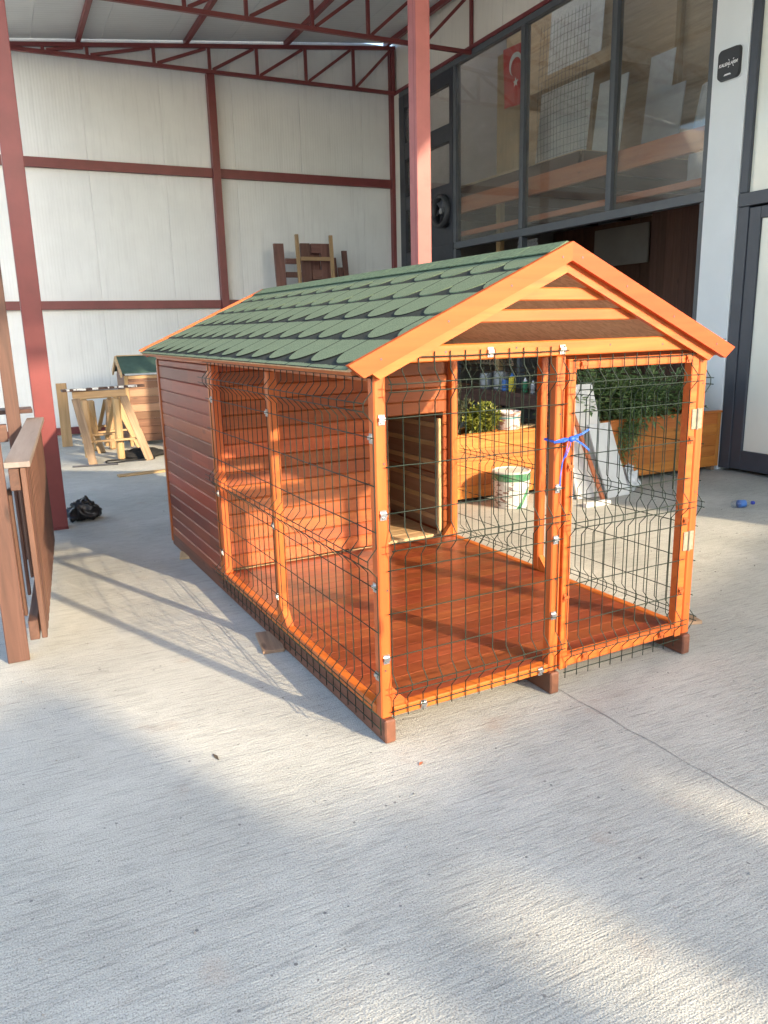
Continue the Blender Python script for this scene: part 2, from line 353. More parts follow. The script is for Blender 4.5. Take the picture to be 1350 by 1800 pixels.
def cbox(L, w_, t_, ch, mat):
    """chamfered box, L along X, w_ along Y, t_ along Z, centred; mesh shared by size"""
    key = (round(L, 4), round(w_, 4), round(t_, 4), ch, mat)
    if key in CB: return CB[key]
    m = MB().box((-L / 2, -w_ / 2, -t_ / 2), (L / 2, w_ / 2, t_ / 2)).mesh('piece')
    if ch:
        bm = bmesh.new(); bm.from_mesh(m); bmesh.ops.recalc_face_normals(bm, faces=bm.faces)
        bmesh.ops.bevel(bm, geom=list(bm.edges), offset=ch, segments=1, affect='EDGES'); bm.to_mesh(m); bm.free()
    m.materials.append(MATS[mat]); CB[key] = m
    return m
def plank(name, p, q, w_, t_, mat, parent=None, up=(0, 0, 1), ch=.003):
    """piece from p to q (axis), w_ across, t_ along 'up'"""
    p, q = V(p), V(q); x = (q - p).normalized(); z = V(up); z = (z - x * z.dot(x)).normalized(); y = z.cross(x); c = (p + q) / 2
    M = Matrix(((x.x, y.x, z.x, c.x), (x.y, y.y, z.y, c.y), (x.z, y.z, z.z, c.z), (0, 0, 0, 1)))
    return link(name, cbox((q - p).length, w_, t_, ch, mat), parent, M)
def bx(name, a, b, mat, parent=None, ch=.003):
    """axis-aligned piece between corners, grain along its longest side"""
    a, b = V(a), V(b); d = b - a; c = (a + b) / 2; i = max(range(3), key=lambda k: d[k])
    e = [V((1, 0, 0)), V((0, 1, 0)), V((0, 0, 1))]; x = e[i]; y = e[(i + 1) % 3]; z = e[(i + 2) % 3]
    M = Matrix(((x.x, y.x, z.x, c.x), (x.y, y.y, z.y, c.y), (x.z, y.z, z.z, c.z), (0, 0, 0, 1)))
    ch = min(ch, min(d) * .3)
    return link(name, cbox(d[i], d[(i + 1) % 3], d[(i + 2) % 3], ch, mat), parent, M)

# ------------------------------------------------------------------ ground
g = MB().add([(-400, -400, 0), (400, -400, 0), (400, 400, 0), (-400, 400, 0)], [(0, 1, 2, 3)]).build('ground', 'concrete', recalc=False); struct(g)
# sawn / cracked joint between two concrete pours
jm = MB(); pts = []
y = 4.0
while y > -6:
    pts.append((.885 - .055 * y * (1 if y < 0 else .3) + random.uniform(-.006, .006), y, random.uniform(.0010, .0024))); y -= random.uniform(.04, .11)
vs = []; fs = []
for i, (x, y, hw) in enumerate(pts):
    vs += [(x - hw, y, .002), (x + hw, y, .002)]
    if i: fs.append((2 * i - 2, 2 * i - 1, 2 * i + 1, 2 * i))
jm.add(vs, fs).build('joint', 'joint_dark', g)

# ------------------------------------------------------------------ back wall of the shed
YB = 11.0
bw = thing('panel_wall', 'white ribbed sandwich-panel back wall with dark red steel rails under the canopy', 'wall', (0, YB, 0))
x = -5.35; i = 0
while x < 5.72:
    x1 = min(x + 1.16, 5.76); bx('wall_panel', (x + .0015, 0, .0), (x1 - .0015, .06, 6.35 if x > -1.3 else 5.6), 'white_panel', bw, .002); x += 1.16
bx('light_stop_sheet', (-5.35, .062, 0), (5.76, .07, 5.58), 'grey_board', bw, 0); bx('light_stop_sheet', (-1.2, .072, 5.5), (5.76, .08, 6.34), 'grey_board', bw, 0)  # unseen sheets added to stop light leaking through the panel joints
for z0, z1 in ((.02, .13), (1.96, 2.09), (4.02, 4.16)):
    bx('rail', (-5.3, -.075, z0), (2.355, -.002, z1), 'red_steel', bw); bx('rail', (2.485, -.075, z0), (5.62, -.002, z1), 'red_steel', bw)
bx('post', (2.36, -.13, 0), (2.48, -.002, 5.56), 'red_steel', bw); bx('post', (5.625, -.10, 0), (5.70, -.002, 6.3), 'red_steel', bw)

# ------------------------------------------------------------------ canopy: columns, trusses, roof
def roofz(x): return 5.66 + .108 * (x + .3)
def truss(y, label, xs, zl, x0, x1, w_=.055):
    t = thing('roof_truss', label, 'truss', (0, y, 0))
    plank('lower_chord', (x0, 0, zl), (x1, 0, zl), w_, w_, 'red_steel', t)
    plank('upper_chord', (x0, 0, roofz(x0) - .02), (x1, 0, roofz(x1) - .02), w_, w_, 'red_steel', t)
    for i, x in enumerate(xs):
        zt = roofz(x) - .05
        plank('upright', (x, 0, zl + .028), (x, 0, zt), w_ * .85, w_ * .85, 'red_steel', t, (0, 1, 0))
        if i + 1 < len(xs):
            xn = xs[i + 1]; ztn = roofz(xn) - .06
            if ztn - zl > .12: plank('diagonal', (x + .05, 0, zl + .035), (xn - .05, 0, ztn), w_ * .8, w_ * .7, 'red_steel', t, (0, 1, 0))
    return t
truss(10.86, 'dark red steel roof truss fixed along the back wall top', [-.03, .58, 1.55, 2.41, 3.19, 4.03, 4.90, 5.66], 5.57, -1.0, 5.70)
truss(8.37, 'dark red steel roof truss spanning mid canopy to the window front', [-.08, .71, 1.47, 2.27, 3.18, 4.01, 4.85, 5.69], 5.50, -1.0, 5.71)
cr = thing('canopy_roof', 'pale corrugated sheet canopy roof on dark red purlins above the yard', 'roof', (0, 0, 0))
for k in range(7):
    xa = -1.15 + k * .982; xb = xa + .976
    y0, y1 = -6.1, 10.97
    MB().add([(xa, y0, roofz(xa) + .09), (xb, y0, roofz(xb) + .09), (xb, y1, roofz(xb) + .09), (xa, y1, roofz(xa) + .09),
              (xa, y0, roofz(xa) + .13), (xb, y0, roofz(xb) + .13), (xb, y1, roofz(xb) + .13), (xa, y1, roofz(xa) + .13)],
             [(0, 3, 2, 1), (4, 5, 6, 7), (0, 1, 5, 4), (1, 2, 6, 5), (2, 3, 7, 6), (3, 0, 4, 7)]).build('roof_sheet', 'ceiling_sheet', cr)
for xp in (-1.0, .47, 2.07, 3.72, 5.55):
    plank('purlin', (xp, -6.05, roofz(xp) + .045), (xp, 10.95, roofz(xp) + .045), .06, .08, 'red_steel', cr)
for ye in (4.30, -.8, -6.0): plank('edge_beam', (-1.1, ye, roofz(-1.1) - .08), (5.70, ye, roofz(5.7) - .08), .09, .14, 'red_steel', cr)
def column(name, x, y, label, mat):
    t = thing(name, label, 'column', (x, y, 0))
    bx('shaft', (-.075, -.075, .013), (.075, .075, roofz(x) - .16), mat, t, .004)
    bx('base_plate', (-.078, -.079, 0), (.078, .079, .012), 'red_steel', t, .002)
    bx('seam', (-.0765, -.034, .02), (-.0752, -.030, 5.2), 'red_steel', t, 0)
column('steel_column', -.878, 4.42, 'thick red steel column by the wooden gazebo railing', 'red_steel')
column('steel_column', 2.675, 4.50, 'haze-paled pinkish red steel column rising behind the green shingle roof', 'red_steel_hazed')

# ------------------------------------------------------------------ workshop building
XF = 5.72
wb = thing('workshop_building', 'workshop front with tall grey-framed windows, white pillar and open ground floor', 'building', (XF, 0, 0))
def wbx(name, a, b, mat, ch=.003): return bx(name, a, b, mat, wb, ch)
wbx('floor_slab', (.0, 3.4, .0), (4.6, 10.9, .006), 'room_grey', 0)
# cream panels above the window band
for k in range(9):
    ya = 3.36 + k * .85; wbx('fascia_panel', (.0, ya + .002, 5.60), (.08, ya + .846, 8.2), 'cream_panel')
wbx('trim', (-.05, 3.80, 5.545), (.03, 10.98, 5.598), 'red_steel')
# window frame : sill, head, mullions
wbx('window_sill', (-.045, 3.80, 2.78), (.06, 8.86, 2.88), 'frame_grey'); wbx('window_head', (-.04, 3.80, 5.46), (.06, 10.70, 5.54), 'frame_grey')
for yy, ww in ((3.80, .07), (5.245, .08), (7.02, .08), (8.80, .08)):
    wbx('mullion', (-.042, yy, 2.885), (.058, yy + ww, 5.455), 'frame_grey')
    if 4 < yy < 8.5: wbx('bead', (-.048, yy + .066, 2.89), (-.0425, yy + .078, 5.45), 'zinc' if False else 'frame_grey')
for ya, yb in ((3.87, 5.245), (5.325, 7.02), (7.10, 8.80)):
    wbx('window_pane', (.005, ya + .002, 2.884), (.012, yb - .002, 5.456), 'window_glass', 0)
wbx('lower_mullion', (-.04, 7.02, 0.006), (.058, 7.09, 2.775), 'frame_grey'); wbx('lower_mullion', (-.04, 8.80, .006), (.058, 8.88, 2.775), 'frame_grey')
wbx('jamb', (-.04, 3.80, .006), (.058, 3.87, 2.775), 'frame_grey')
# dark grid frame at the far end
for (ya, yb, za, zb) in ((8.885, 8.98, .006, 5.455), (10.50, 10.69, .006, 5.455), (9.80, 9.97, .006, 5.455)):
    wbx('dark_stile', (-.05, ya, za), (.05, yb, zb), 'dark_frame')
for ya, yb in ((8.982, 9.798), (9.972, 10.498)):
    for za, zb in ((5.25, 5.454), (4.42, 4.68), (3.58, 3.80), (2.60, 2.86)):
        wbx('dark_transom', (-.046, ya, za), (.046, yb, zb), 'dark_frame')
    for za, zb in ((4.682, 5.248), (3.802, 4.418)) + (((2.862, 3.578),) if ya > 9.9 else ()):
        wbx('window_pane', (.0, ya + .002, za), (.008, yb - .002, zb), 'window_glass', 0)
    wbx('lower_panel', (.0, ya + .002, .02), (.02, yb - .002, 2.598), 'frame_grey')
wbx('fan_panel', (.0, 8.984, 2.864), (.02, 9.796, 3.576), 'dark_frame')
wbx('end_strip', (-.03, 10.695, 0), (.05, 10.995, 5.54), 'cream_panel')
# pillar and doors beyond
wbx('pillar', (-.06, 3.375, 0), (.12, 3.795, 5.596), 'pillar_white')
wbx('pillar_joint', (-.0612, 3.38, 1.372), (-.0603, 3.79, 1.378), 'frame_grey', 0)
for (ya, yb, za, zb) in ((3.05, 3.368, .03, 5.596),):
    wbx('door_jamb', (-.05, 3.24, .03), (.05, 3.368, 2.655), 'door_frame_grey'); wbx('window_jamb', (-.05, 3.28, 2.79), (.05, 3.368, 5.596), 'door_frame_grey')
wbx('transom', (-.055, .6, 2.66), (.055, 3.368, 2.785), 'door_frame_grey')
wbx('door_stile', (-.035, 3.11, .04), (.035, 3.236, 2.64), 'door_frame_grey'); wbx('door_stile', (-.035, 1.62, .04), (.035, 1.74, 2.64), 'door_frame_grey')
wbx('door_rail', (-.033, 1.742, .04), (.033, 3.108, .235), 'door_frame_grey'); wbx('door_rail', (-.033, 1.742, 2.53), (.033, 3.108, 2.64), 'door_frame_grey')
wbx('door_pane', (-.008, 1.744, .238), (.0, 3.106, 2.528), 'pane_back', 0)
wbx('window_pane', (-.008, 1.744, 2.79), (.0, 3.278, 5.59), 'pane_back', 0)
wbx('wall_panel', (-.02, -2.3, 0), (.10, .598, 8.2), 'pillar_white'); wbx('wall_panel', (-.02, .60, 2.79), (.10, 1.74, 8.2), 'pillar_white'); wbx('wall_panel', (-.02, .60, 0), (.10, 1.615, 2.655), 'pillar_white')
wbx('wall_panel', (-.02, 1.742, 5.6), (.10, 3.355, 8.2), 'pillar_white')
wbx('side_wall', (-.01, -2.42, 0), (4.8, -2.305, 8.2), 'pillar_white'); wbx('roof', (-.02, -2.45, 8.21), (4.85, 3.4, 8.3), 'frame_grey'); wbx('roof', (-.02, 3.4, 8.21), (.25, 11.1, 8.3), 'frame_grey'); wbx('roof', (2.6, 3.4, 8.21), (4.85, 11.1, 8.3), 'frame_grey'); wbx('added_roof_light', (.252, 3.402, 8.23), (2.598, 11.09, 8.25), 'clear_plastic', 0)  # glazed roof opening added to brighten the loft inside
wbx('wall_panel', (4.72, -2.3, 0), (4.8, 11.1, 8.2), 'warehouse_wall')
# inside: partition towards the front, plank wall, loft
wbx('partition', (.06, 3.28, .01), (4.7, 3.36, 8.2), 'room_grey')
wbx('rear_wall', (.06, 11.0, .01), (4.7, 11.08, 8.2), 'room_grey')
for k in range(24):
    ya = 3.40 + k * .15; wbx('wall_plank', (2.36, ya, .01), (2.39, ya + .147, 3.30), 'room_boards')
for k in range(12):
    ya = 7.0 + k * .3; wbx('wall_plank', (3.3, ya, .01), (3.33, ya + .295, 3.30), 'room_boards')
for k in range(8):
    xa = .24 + k * .55; wbx('loft_board', (xa, 6.15, 3.725), (xa + .546, 10.98, 3.765), 'plywood')
for k in range(6):
    ya = 6.18 + k * .92; wbx('loft_joist', (.30, ya, 3.50), (4.6, ya + .07, 3.722), 'dark_wood')
wbx('loft_edge', (.20, 6.14, 3.48), (.236, 10.98, 3.74), 'dark_wood'); wbx('loft_edge_strip', (.195, 7.2, 3.742), (.238, 10.98, 3.772), 'plywood')
wbx('loft_edge', (.24, 6.09, 3.48), (4.6, 6.138, 3.74), 'dark_wood')
wbx('beam', (.075, 3.45, 3.33), (.155, 10.4, 3.56), 'brown_beam'); wbx('beam', (.09, 3.45, 2.98), (.15, 10.4, 3.05), 'brown_beam')
wbx('loft_wall', (2.4, 3.40, 3.78), (2.43, 10.98, 8.1), 'plywood')
for yy in (4.9, 6.6, 8.3): wbx('stud', (2.31, yy, 3.78), (2.395, yy + .09, 8.0), 'yellow_pine')
wbx('stud', (.30, 8.05, .01), (.38, 8.16, 3.47), 'yellow_pine')
wbx('stud', (.17, 8.56, 3.77), (.235, 8.62, 5.45), 'yellow_pine') if False else None

# things stored inside
def leaning(name, label, cat, p, wdt, hgt, th, mat, yaw=0, lean=0, group=None):
    """upright sheet: base centre p, faces -x, leaning back by 'lean'"""
    o = link(name, cbox(hgt, wdt, th, min(.002, th * .3), mat)); tag(o, label, cat, group)
    o.matrix_basis = Matrix.Translation(V(p)) @ Matrix.Rotation(yaw, 4, 'Z') @ Matrix.Rotation(lean, 4, 'Y') @ Matrix.Translation((0, 0, hgt / 2)) @ Matrix(((0, 0, -1, 0), (0, 1, 0, 0), (1, 0, 0, 0), (0, 0, 0, 1)))
    return o
LF = 3.767
leaning('plywood_sheet', 'upright plywood sheet behind the red flag on the loft', 'plywood', (6.14, 8.02, LF), .62, 1.72, .018, 'yellow_pine')
leaning('white_sheet', 'large white sheet standing on the loft behind hanging wire mesh', 'board', (6.55, 7.35, LF), 1.15, 1.15, .02, 'white_sheet', 0, .10)
leaning('white_sheet', 'white sheet propped beside the brown beam on the loft', 'board', (6.62, 6.45, LF), .55, 1.0, .02, 'white_sheet', 0, .12)
leaning('grey_sheet', 'tall pale sheet high on the plywood shelf behind the mesh', 'board', (7.40, 8.15, 5.32), 1.25, 1.4, .02, 'white_sheet', 0, .06)
sh = bx('storage_shelf', (7.0, 6.8, 5.12), (8.1, 9.4, 5.30), 'plywood'); tag(sh, 'thick plywood shelf holding sheets above the loft', 'shelf')
leaning('white_sheet', 'narrow white sheet standing near the plastic-wrapped bundle on the loft', 'board', (7.55, 6.55, LF), .45, 1.45, .02, 'white_sheet', 0, .10)
leaning('white_sheet', 'short white sheet beside the plastic-wrapped bundle on the loft', 'board', (7.50, 6.22, LF), .38, .95, .02, 'white_sheet', 0, .12)
# plastic-wrapped bundle
pb = MB()
for i in range(9):
    a = i / 8
    pb.v += [tuple(V((7.0 + .25 * math.cos(t) * (1 - .5 * a * a), 4.95 + .32 * math.sin(t) * (1 - .45 * a * a) + random.uniform(-.02, .02), 3.20 + 1.15 * a))) for t in [2 * math.pi * k / 12 for k in range(12)]]
for i in range(8):
    for k in range(12): pb.f.append((i * 12 + k, i * 12 + (k + 1) % 12, (i + 1) * 12 + (k + 1) % 12, (i + 1) * 12 + k))
pb.f.append(tuple(range(96, 108))); pb.f.append(tuple(range(12))[::-1])
tag(pb.build('wrapped_bundle', 'polythene', None), 'bundle wrapped in clear polythene near the window pillar', 'bundle')
# rolled / hanging wire mesh on the loft
wm = MB()
for k in range(15):
    yy = 6.60 + k * .075; wm.tube([(6.40, yy, LF + .01), (6.38, yy + .01 * math.sin(k), 4.6), (6.42, yy, 5.7)], .0025, 5)
for k in range(20):
    zz = LF + .05 + k * .095; wm.tube([(6.40, 6.56, zz), (6.375, 7.1, zz + .01), (6.40, 7.68, zz)], .0025, 5)
tag(wm.build('wire_mesh', 'steel_dark', None), 'sheet of dark wire mesh hanging in front of white sheet', 'mesh')
# flag
fl = MB(); nx, nz = 14, 16
for j in range(nz + 1):
    for i in range(nx + 1):
        u, v_ = i / nx, j / nz
        yy = 8.10 - .52 * u + .06 * v_ * (u - .5); zz = 5.50 - .80 * v_ - .03 * u
        fl.v.append((6.075 + .012 * math.sin(u * 9 + v_ * 2) * v_, yy, zz))
for j in range(nz):
    for i in range(nx):
        a = j * (nx + 1) + i; fl.f.append((a, a + 1, a + nx + 2, a + nx + 1))
ft = thing('flag', 'red flag with white crescent and star hung on plywood', 'flag'); fo = fl.build('cloth', 'flag_red', ft, True)
def flat(poly, x, name, mat, par): return MB().prism(poly, lambda a, b: (x, a, b), lambda a, b: (x - .002, a, b)).build(name, mat, par)
cy, cz = 7.50, 5.22; crs = []
for k in range(25):
    t = math.radians(38 + k * (284 / 24)); crs.append((cy + .125 * math.sin(t - math.pi / 2), cz + .125 * math.cos(t - math.pi / 2)))
for k in range(25):
    t = math.radians(322 - k * (284 / 24)); crs.append((cy + .0 + .095 * math.sin(t - math.pi / 2), cz - .0 + .03 * 0 + .095 * math.cos(t - math.pi / 2)))
def crescent(cy, cz, R, r, d, ang):
    """outline of a disc minus an offset disc (opening towards ang)"""
    x0 = (R * R - r * r + d * d) / (2 * d); h = math.sqrt(R * R - x0 * x0); a0 = math.atan2(h, x0); b0 = math.atan2(h, x0 - d); out = []
    for k in range(25): t = a0 + (2 * math.pi - 2 * a0) * k / 24; out.append((R * math.cos(t), R * math.sin(t)))
    for k in range(1, 24): t = -b0 - (2 * math.pi - 2 * b0) * k / 24; out.append((d + r * math.cos(t), r * math.sin(t)))
    c, s = math.cos(ang), math.sin(ang)
    return [(cy + a * c - b * s, cz + a * s + b * c) for a, b in out]
flat(crescent(7.76, 5.22, .155, .125, .04, math.radians(-105)), 6.055, 'crescent', 'flag_white', ft)
star = []
for k in range(10):
    rr = .068 if k % 2 == 0 else .027; t = math.pi / 2 + k * math.pi / 5; star.append((7.75 + rr * math.cos(t), 4.98 + rr * math.sin(t)))
flat(star, 6.055, 'star', 'flag_white', ft)
# white board and lattice in the ground-floor room
tag(bx('pale_board', (8.95, 7.95, 2.55), (8.98, 9.3, 3.2), 'room_grey'), 'pale panel hanging inside the dark ground-floor workshop', 'panel')
def lattice(name, label, x, y0, y1, z0, z1, mat, step):
    t = thing(name, label, 'lattice', (x, (y0 + y1) / 2, z0)); W, H = y1 - y0, z1 - z0
    for sgn in (1, -1):
        k = -int(H / step) - 1
        while k * step < W:
            a0 = k * step; lo = max(0, -a0); hi = min(H, W - a0)
            if hi - lo > .03:
                ya, yb = (a0 + lo, a0 + hi); 
                if sgn < 0: ya, yb = W - ya, W - yb
                plank('slat', (.004 * sgn, ya - W / 2, lo), (.004 * sgn, yb - W / 2, hi), .022, .006, mat, t, (1, 0, 0), 0)
            k += 1
    for p, q in (((0, -W / 2, 0), (0, W / 2, 0)), ((0, -W / 2, H), (0, W / 2, H))): plank('frame', p, q, .03, .02, mat, t, (1, 0, 0), 0)
    return t
lattice('lattice_panel', 'brown wooden lattice panel behind the cans on the workbench', 6.2, 7.9, 9.4, .95, 1.55, 'old_timber', .09)
lattice('lattice_panel', 'dark lattice panel hung high under the workshop window', 6.05, 7.14, 7.62, 2.30, 2.76, 'grey_tin', .055)
# workbench with cans
wbn = thing('workbench', 'dark wooden workbench crowded with cans at the workshop opening', 'workbench', (5.45, 6.9, 0))
bx('table_top', (-.3, -1.5, .60), (.3, 1.6, .66), 'dark_wood', wbn)
bx('apron', (-.28, -1.45, .46), (-.25, 1.55, .598), 'dark_wood', wbn)
for sx in (-.25, .22):
    for sy in (-1.4, 1.45): bx('leg', (sx, sy, 0), (sx + .06, sy + .06, .598), 'dark_wood', wbn)
bx('shelf', (-.24, -1.38, .16), (.2, 1.42, .19), 'dark_wood', wbn)
def can(name, label, x, y, z, r, h, mat, lid=None, grp=None):
    o = thing(name, label, 'can', (x, y, z), 0, grp)
    MB().lathe([(r * .96, 0), (r, .008), (r, h - .008), (r * .97, h)], 16).build('body', mat, o, False)
    if lid: MB().lathe([(r * .7, h), (r * .7, h + .012), (r * .3, h + .03), (r * .3, h + .05)], 12).build('cap', lid, o)
    return o
can('spray_can', 'yellow can with blue cap on the workbench', 5.30, 6.66, .661, .05, .20, 'yellow_can', 'blue_can')
can('paint_can', 'blue can beside the yellow can on the workbench', 5.30, 6.82, .661, .05, .15, 'blue_can')
can('paint_can', 'wide grey paint tin on the workbench', 5.38, 7.05, .661, .11, .26, 'grey_tin')
can('paint_can', 'dented dull tin beside the wide grey tin on the workbench', 5.35, 7.38, .661, .10, .22, 'grey_tin', None)
can('plastic_jug', 'small dark bottle near the bench end on the workbench', 5.30, 6.35, .661, .035, .15, 'green_plastic', 'print_white')
can('plastic_jug', 'slim grey bottle on the workbench front edge', 5.28, 6.15, .661, .035, .12, 'grey_tin', 'print_white')
can('paint_can', 'large black drum standing by the workbench end', 5.45, 5.95, .661, .10, .38, 'charcoal')
# exhaust fan
ef = thing('exhaust_fan', 'round dark exhaust fan set in the grey window frame', 'fan', (XF - .03, 9.20, 3.40))
ring = []
for k in range(24):
    a = 2 * math.pi * k / 24; ring.append((math.cos(a), math.sin(a)))
m_ = MB()
for r0, r1, xa, xb in ((.20, .26, -.10, .03),):
    for (c, s) in ring: m_.v += [(xa, r0 * c, r0 * s), (xa, r1 * c, r1 * s), (xb, r1 * c, r1 * s), (xb, r0 * c, r0 * s)]
    for k in range(24):
        for j in range(4): m_.f.append((4 * k + j, 4 * ((k + 1) % 24) + j, 4 * ((k + 1) % 24) + (j + 1) % 4, 4 * k + (j + 1) % 4))
m_.build('shroud', 'charcoal', ef, True)
for k in range(6):
    a = k * math.pi / 3; d = V((0, math.cos(a), math.sin(a))); t = V((0, -math.sin(a), math.cos(a)))
    MB().add([d * .04 - t * .02 + V((-.03, 0, 0)), d * .19 - t * .06 + V((-.045, 0, 0)), d * .19 + t * .05 + V((.0, 0, 0)), d * .04 + t * .02,
              d * .04 - t * .02 + V((-.026, 0, 0)), d * .19 - t * .06 + V((-.041, 0, 0)), d * .19 + t * .05 + V((.004, 0, 0)), d * .04 + t * .02 + V((.004, 0, 0))],
             [(0, 1, 2, 3), (4, 7, 6, 5), (0, 4, 5, 1), (1, 5, 6, 2), (2, 6, 7, 3), (3, 7, 4, 0)]).build('blade', 'steel_dark', ef)
MB().tube([(-.06, 0, 0), (.02, 0, 0)], .045, 14).build('hub', 'grey_tin', ef)
# alarm box
al = thing('alarm_siren', 'black rounded alarm siren box with white lettering on the white pillar', 'alarm box', (XF - .061, 3.563, 4.01))
poly = []
for cx_, cz_, a0 in ((.085, .095, 0), (-.085, .095, 90), (-.085, -.095, 180), (.085, -.095, 270)):
    for k in range(7):
        a = math.radians(a0 + k * 15); poly.append((cx_ + .05 * math.cos(a), cz_ + .05 * math.sin(a)))
MB().prism(poly, lambda a, b: (0, a, b), lambda a, b: (-.02, a * 1.0, b * 1.0)).build('back_plate', 'pillar_white', al)
MB().prism(poly, lambda a, b: (-.021, a * .985, b * .985), lambda a, b: (-.052, a * .93, b * .93)).build('cover', 'charcoal', al)
def text(body, size, mat, parent, loc, name='lettering', shear=0):
    cu = bpy.data.curves.new('txt', 'FONT'); cu.body = body; cu.size = size; cu.align_x = 'CENTER'; cu.align_y = 'CENTER'; cu.extrude = .0006; cu.offset = .0012; cu.shear = shear
    to = bpy.data.objects.new('txt', cu); col.objects.link(to); dg = bpy.context.evaluated_depsgraph_get(); me = bpy.data.meshes.new_from_object(to.evaluated_get(dg))
    bpy.data.objects.remove(to); me.materials.clear(); me.materials.append(MATS[mat])
    # text X -> -Y (reads correctly seen from -x side), text Y -> Z
    M = Matrix.Translation(V(loc)) @ Matrix(((0, 0, -1, 0), (-1, 0, 0, 0), (0, 1, 0, 0), (0, 0, 0, 1)))
    return link(name, me, parent, M)
text('KALEALARM', .040, 'print_white', al, (-.0535, .0, -.005), shear=.2)
for s1, s2 in ((1, 1), (1, -1), (-1, 1), (-1, -1)):
    ct = V((-.0535, -.035, -.002)); plank('mark', ct + V((0, .022 * s1, .024 * s2)), ct + V((0, .032 * s1, .036 * s2)), .006, .0012, 'print_white', al, (1, 0, 0), 0)
MB().prism([(-.045, -.105), (.045, -.105), (.03, -.090), (-.03, -.090)], lambda a, b: (-.0525, a, b), lambda a, b: (-.0537, a, b)).build('badge', 'print_white', al)

# ------------------------------------------------------------------ THE KENNEL
KROT = .03818
W_, D1, D2 = 1.69, 2.07, 1.346; DT = D1 + D2
kn = thing('dog_kennel', 'large orange-stained wooden dog kennel with green shingle roof and wire mesh run', 'kennel', (0, 0, 0), KROT)
def k(name, a, b, mat, ch=.004): return bx(name, a, b, mat, kn, ch)
for xc in (.028, .845, 1.662):
    k('skid', (xc - .024, -.018, 0), (xc + .024, DT - .01, .098), 'skid_wood', .006)
# floor
y = .052
while y < D1 - .01:
    y1 = min(y + .0925, D1); k('floor_board', (.047, y + .001, .110), (W_ - .047, y1 - .0006, .134), 'floor_stain', .0009); y += .0925
k('front_rail', (.052, 0, .100), (.82, .048, .138), 'orange_pine'); k('front_rail', (.875, .006, .100), (1.636, .050, .132), 'red_pine')
k('side_rail', (0.0, .052, .100), (.045, D1 + .05, .137), 'orange_pine'); k('side_rail', (W_ - .045, .052, .100), (W_, D1 + .05, .137), 'orange_pine')
# posts
P = .048
for (x0, y0, z0, z1, m) in ((0, 0, .100, 1.428, 'orange_pine'), (.822, 0, .100, 1.450, 'orange_pine'), (W_ - P, 0, .100, 1.428, 'orange_pine'),
                            (0, 1.082, .138, 1.39, 'orange_pine'), (0, 2.016, .138, 1.39, 'orange_pine'),
                            (W_ - P, 1.082, .138, 1.47, 'orange_pine'), (W_ - P, 2.016, .138, 1.39, 'orange_pine')):
    k('post', (x0, y0, z0), (x0 + P, y0 + P, z1), m, .005)
k('post', (.0, 2.068, .08), (.045, 2.115, 1.39), 'orange_pine', .005); k('post', (W_ - .045, 2.068, .08), (W_, 2.115, 1.39), 'orange_pine', .005)
k('post', (-.004, DT - .035, .03), (.028, DT + .004, 1.39), 'red_pine', .004); k('post', (W_ - .028, DT - .035, .03), (W_ + .004, DT + .004, 1.39), 'red_pine', .004)
# small corner blocks at post feet
def gusset(p, dx, dy):
    p = V(p); d = V((dx, dy, 0)); n_ = V((-dy, dx, 0)).normalized() * .018
    MB().add([p - n_, p + d - n_, p + V((0, 0, .085)) - n_, p + n_, p + d + n_, p + V((0, 0, .085)) + n_], [(0, 2, 1), (3, 4, 5), (0, 1, 4, 3), (1, 2, 5, 4), (2, 0, 3, 5)]).build('corner_block', 'orange_pine', kn)
gusset((.022, 1.080, .138), 0, -.075); gusset((W_ - .024, 1.080, .138), 0, -.08); gusset((W_ - .05, 1.106, .138), -.07, 0) if False else None
gusset((.05, .026, .139), .075, 0); gusset((W_ - .05, 2.04, .138), -.07, 0); gusset((.87, .03, .133), .07, 0) if False else None
# top plates
k('top_beam', (.03, 0, 1.452), (W_ - .03, .045, 1.512), 'orange_pine')
k('side_plate', (0, .05, 1.392), (.045, DT, 1.438), 'red_pine'); k('side_plate', (W_ - .045, .05, 1.392), (W_, DT, 1.438), 'red_pine')
k('tie_beam', (.05, 2.018, 1.392), (W_ - .05, 2.062, 1.44), 'red_pine')
# house walls (shiplap)
PT = .0858; zz = .06; ob = 0
while zz < 1.385:
    z1 = min(zz + PT, 1.391)
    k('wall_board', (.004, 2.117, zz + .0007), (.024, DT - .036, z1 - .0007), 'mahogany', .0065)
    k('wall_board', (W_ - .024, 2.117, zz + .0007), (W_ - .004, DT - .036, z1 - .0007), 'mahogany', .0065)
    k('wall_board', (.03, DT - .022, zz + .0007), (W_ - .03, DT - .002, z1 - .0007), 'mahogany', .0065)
    if zz > .12:
        xe = W_ - .05 if zz > .955 else 1.175
        k('wall_board', (.049, 2.064, zz + .0007), (xe, 2.084, z1 - .0007), 'red_pine', .0075)
        if xe < 1.5: k('wall_board', (1.603, 2.064, zz + .0007), (W_ - .05, 2.084, z1 - .0007), 'red_pine', .0075)
    zz += PT
# inside of the sleeping house seen through its doorway
y = 2.13
while y < DT - .05:
    k('floor_board', (.05, y, .112), (W_ - .05, min(y + .118, DT - .03), .134), 'raw_pine'); y += .12
k('stud', (1.235, 2.55, .135), (1.275, 2.59, 1.39), 'raw_pine'); k('stud', (1.05, 2.50, .135), (1.13, 2.54, 1.39), 'red_pine')
k('door_trim', (1.576, 2.086, .135), (1.601, 2.115, .96), 'raw_pine')
for j in range(6): k('lining_board', (W_ - .0335, 2.12, .14 + j * .205), (W_ - .0255, DT - .04, .335 + j * .205), 'raw_brown')
for j in range(9): k('batten', (W_ - .042, 2.12, .20 + j * .135), (W_ - .0345, DT - .04, .235 + j * .135), 'raw_pine')
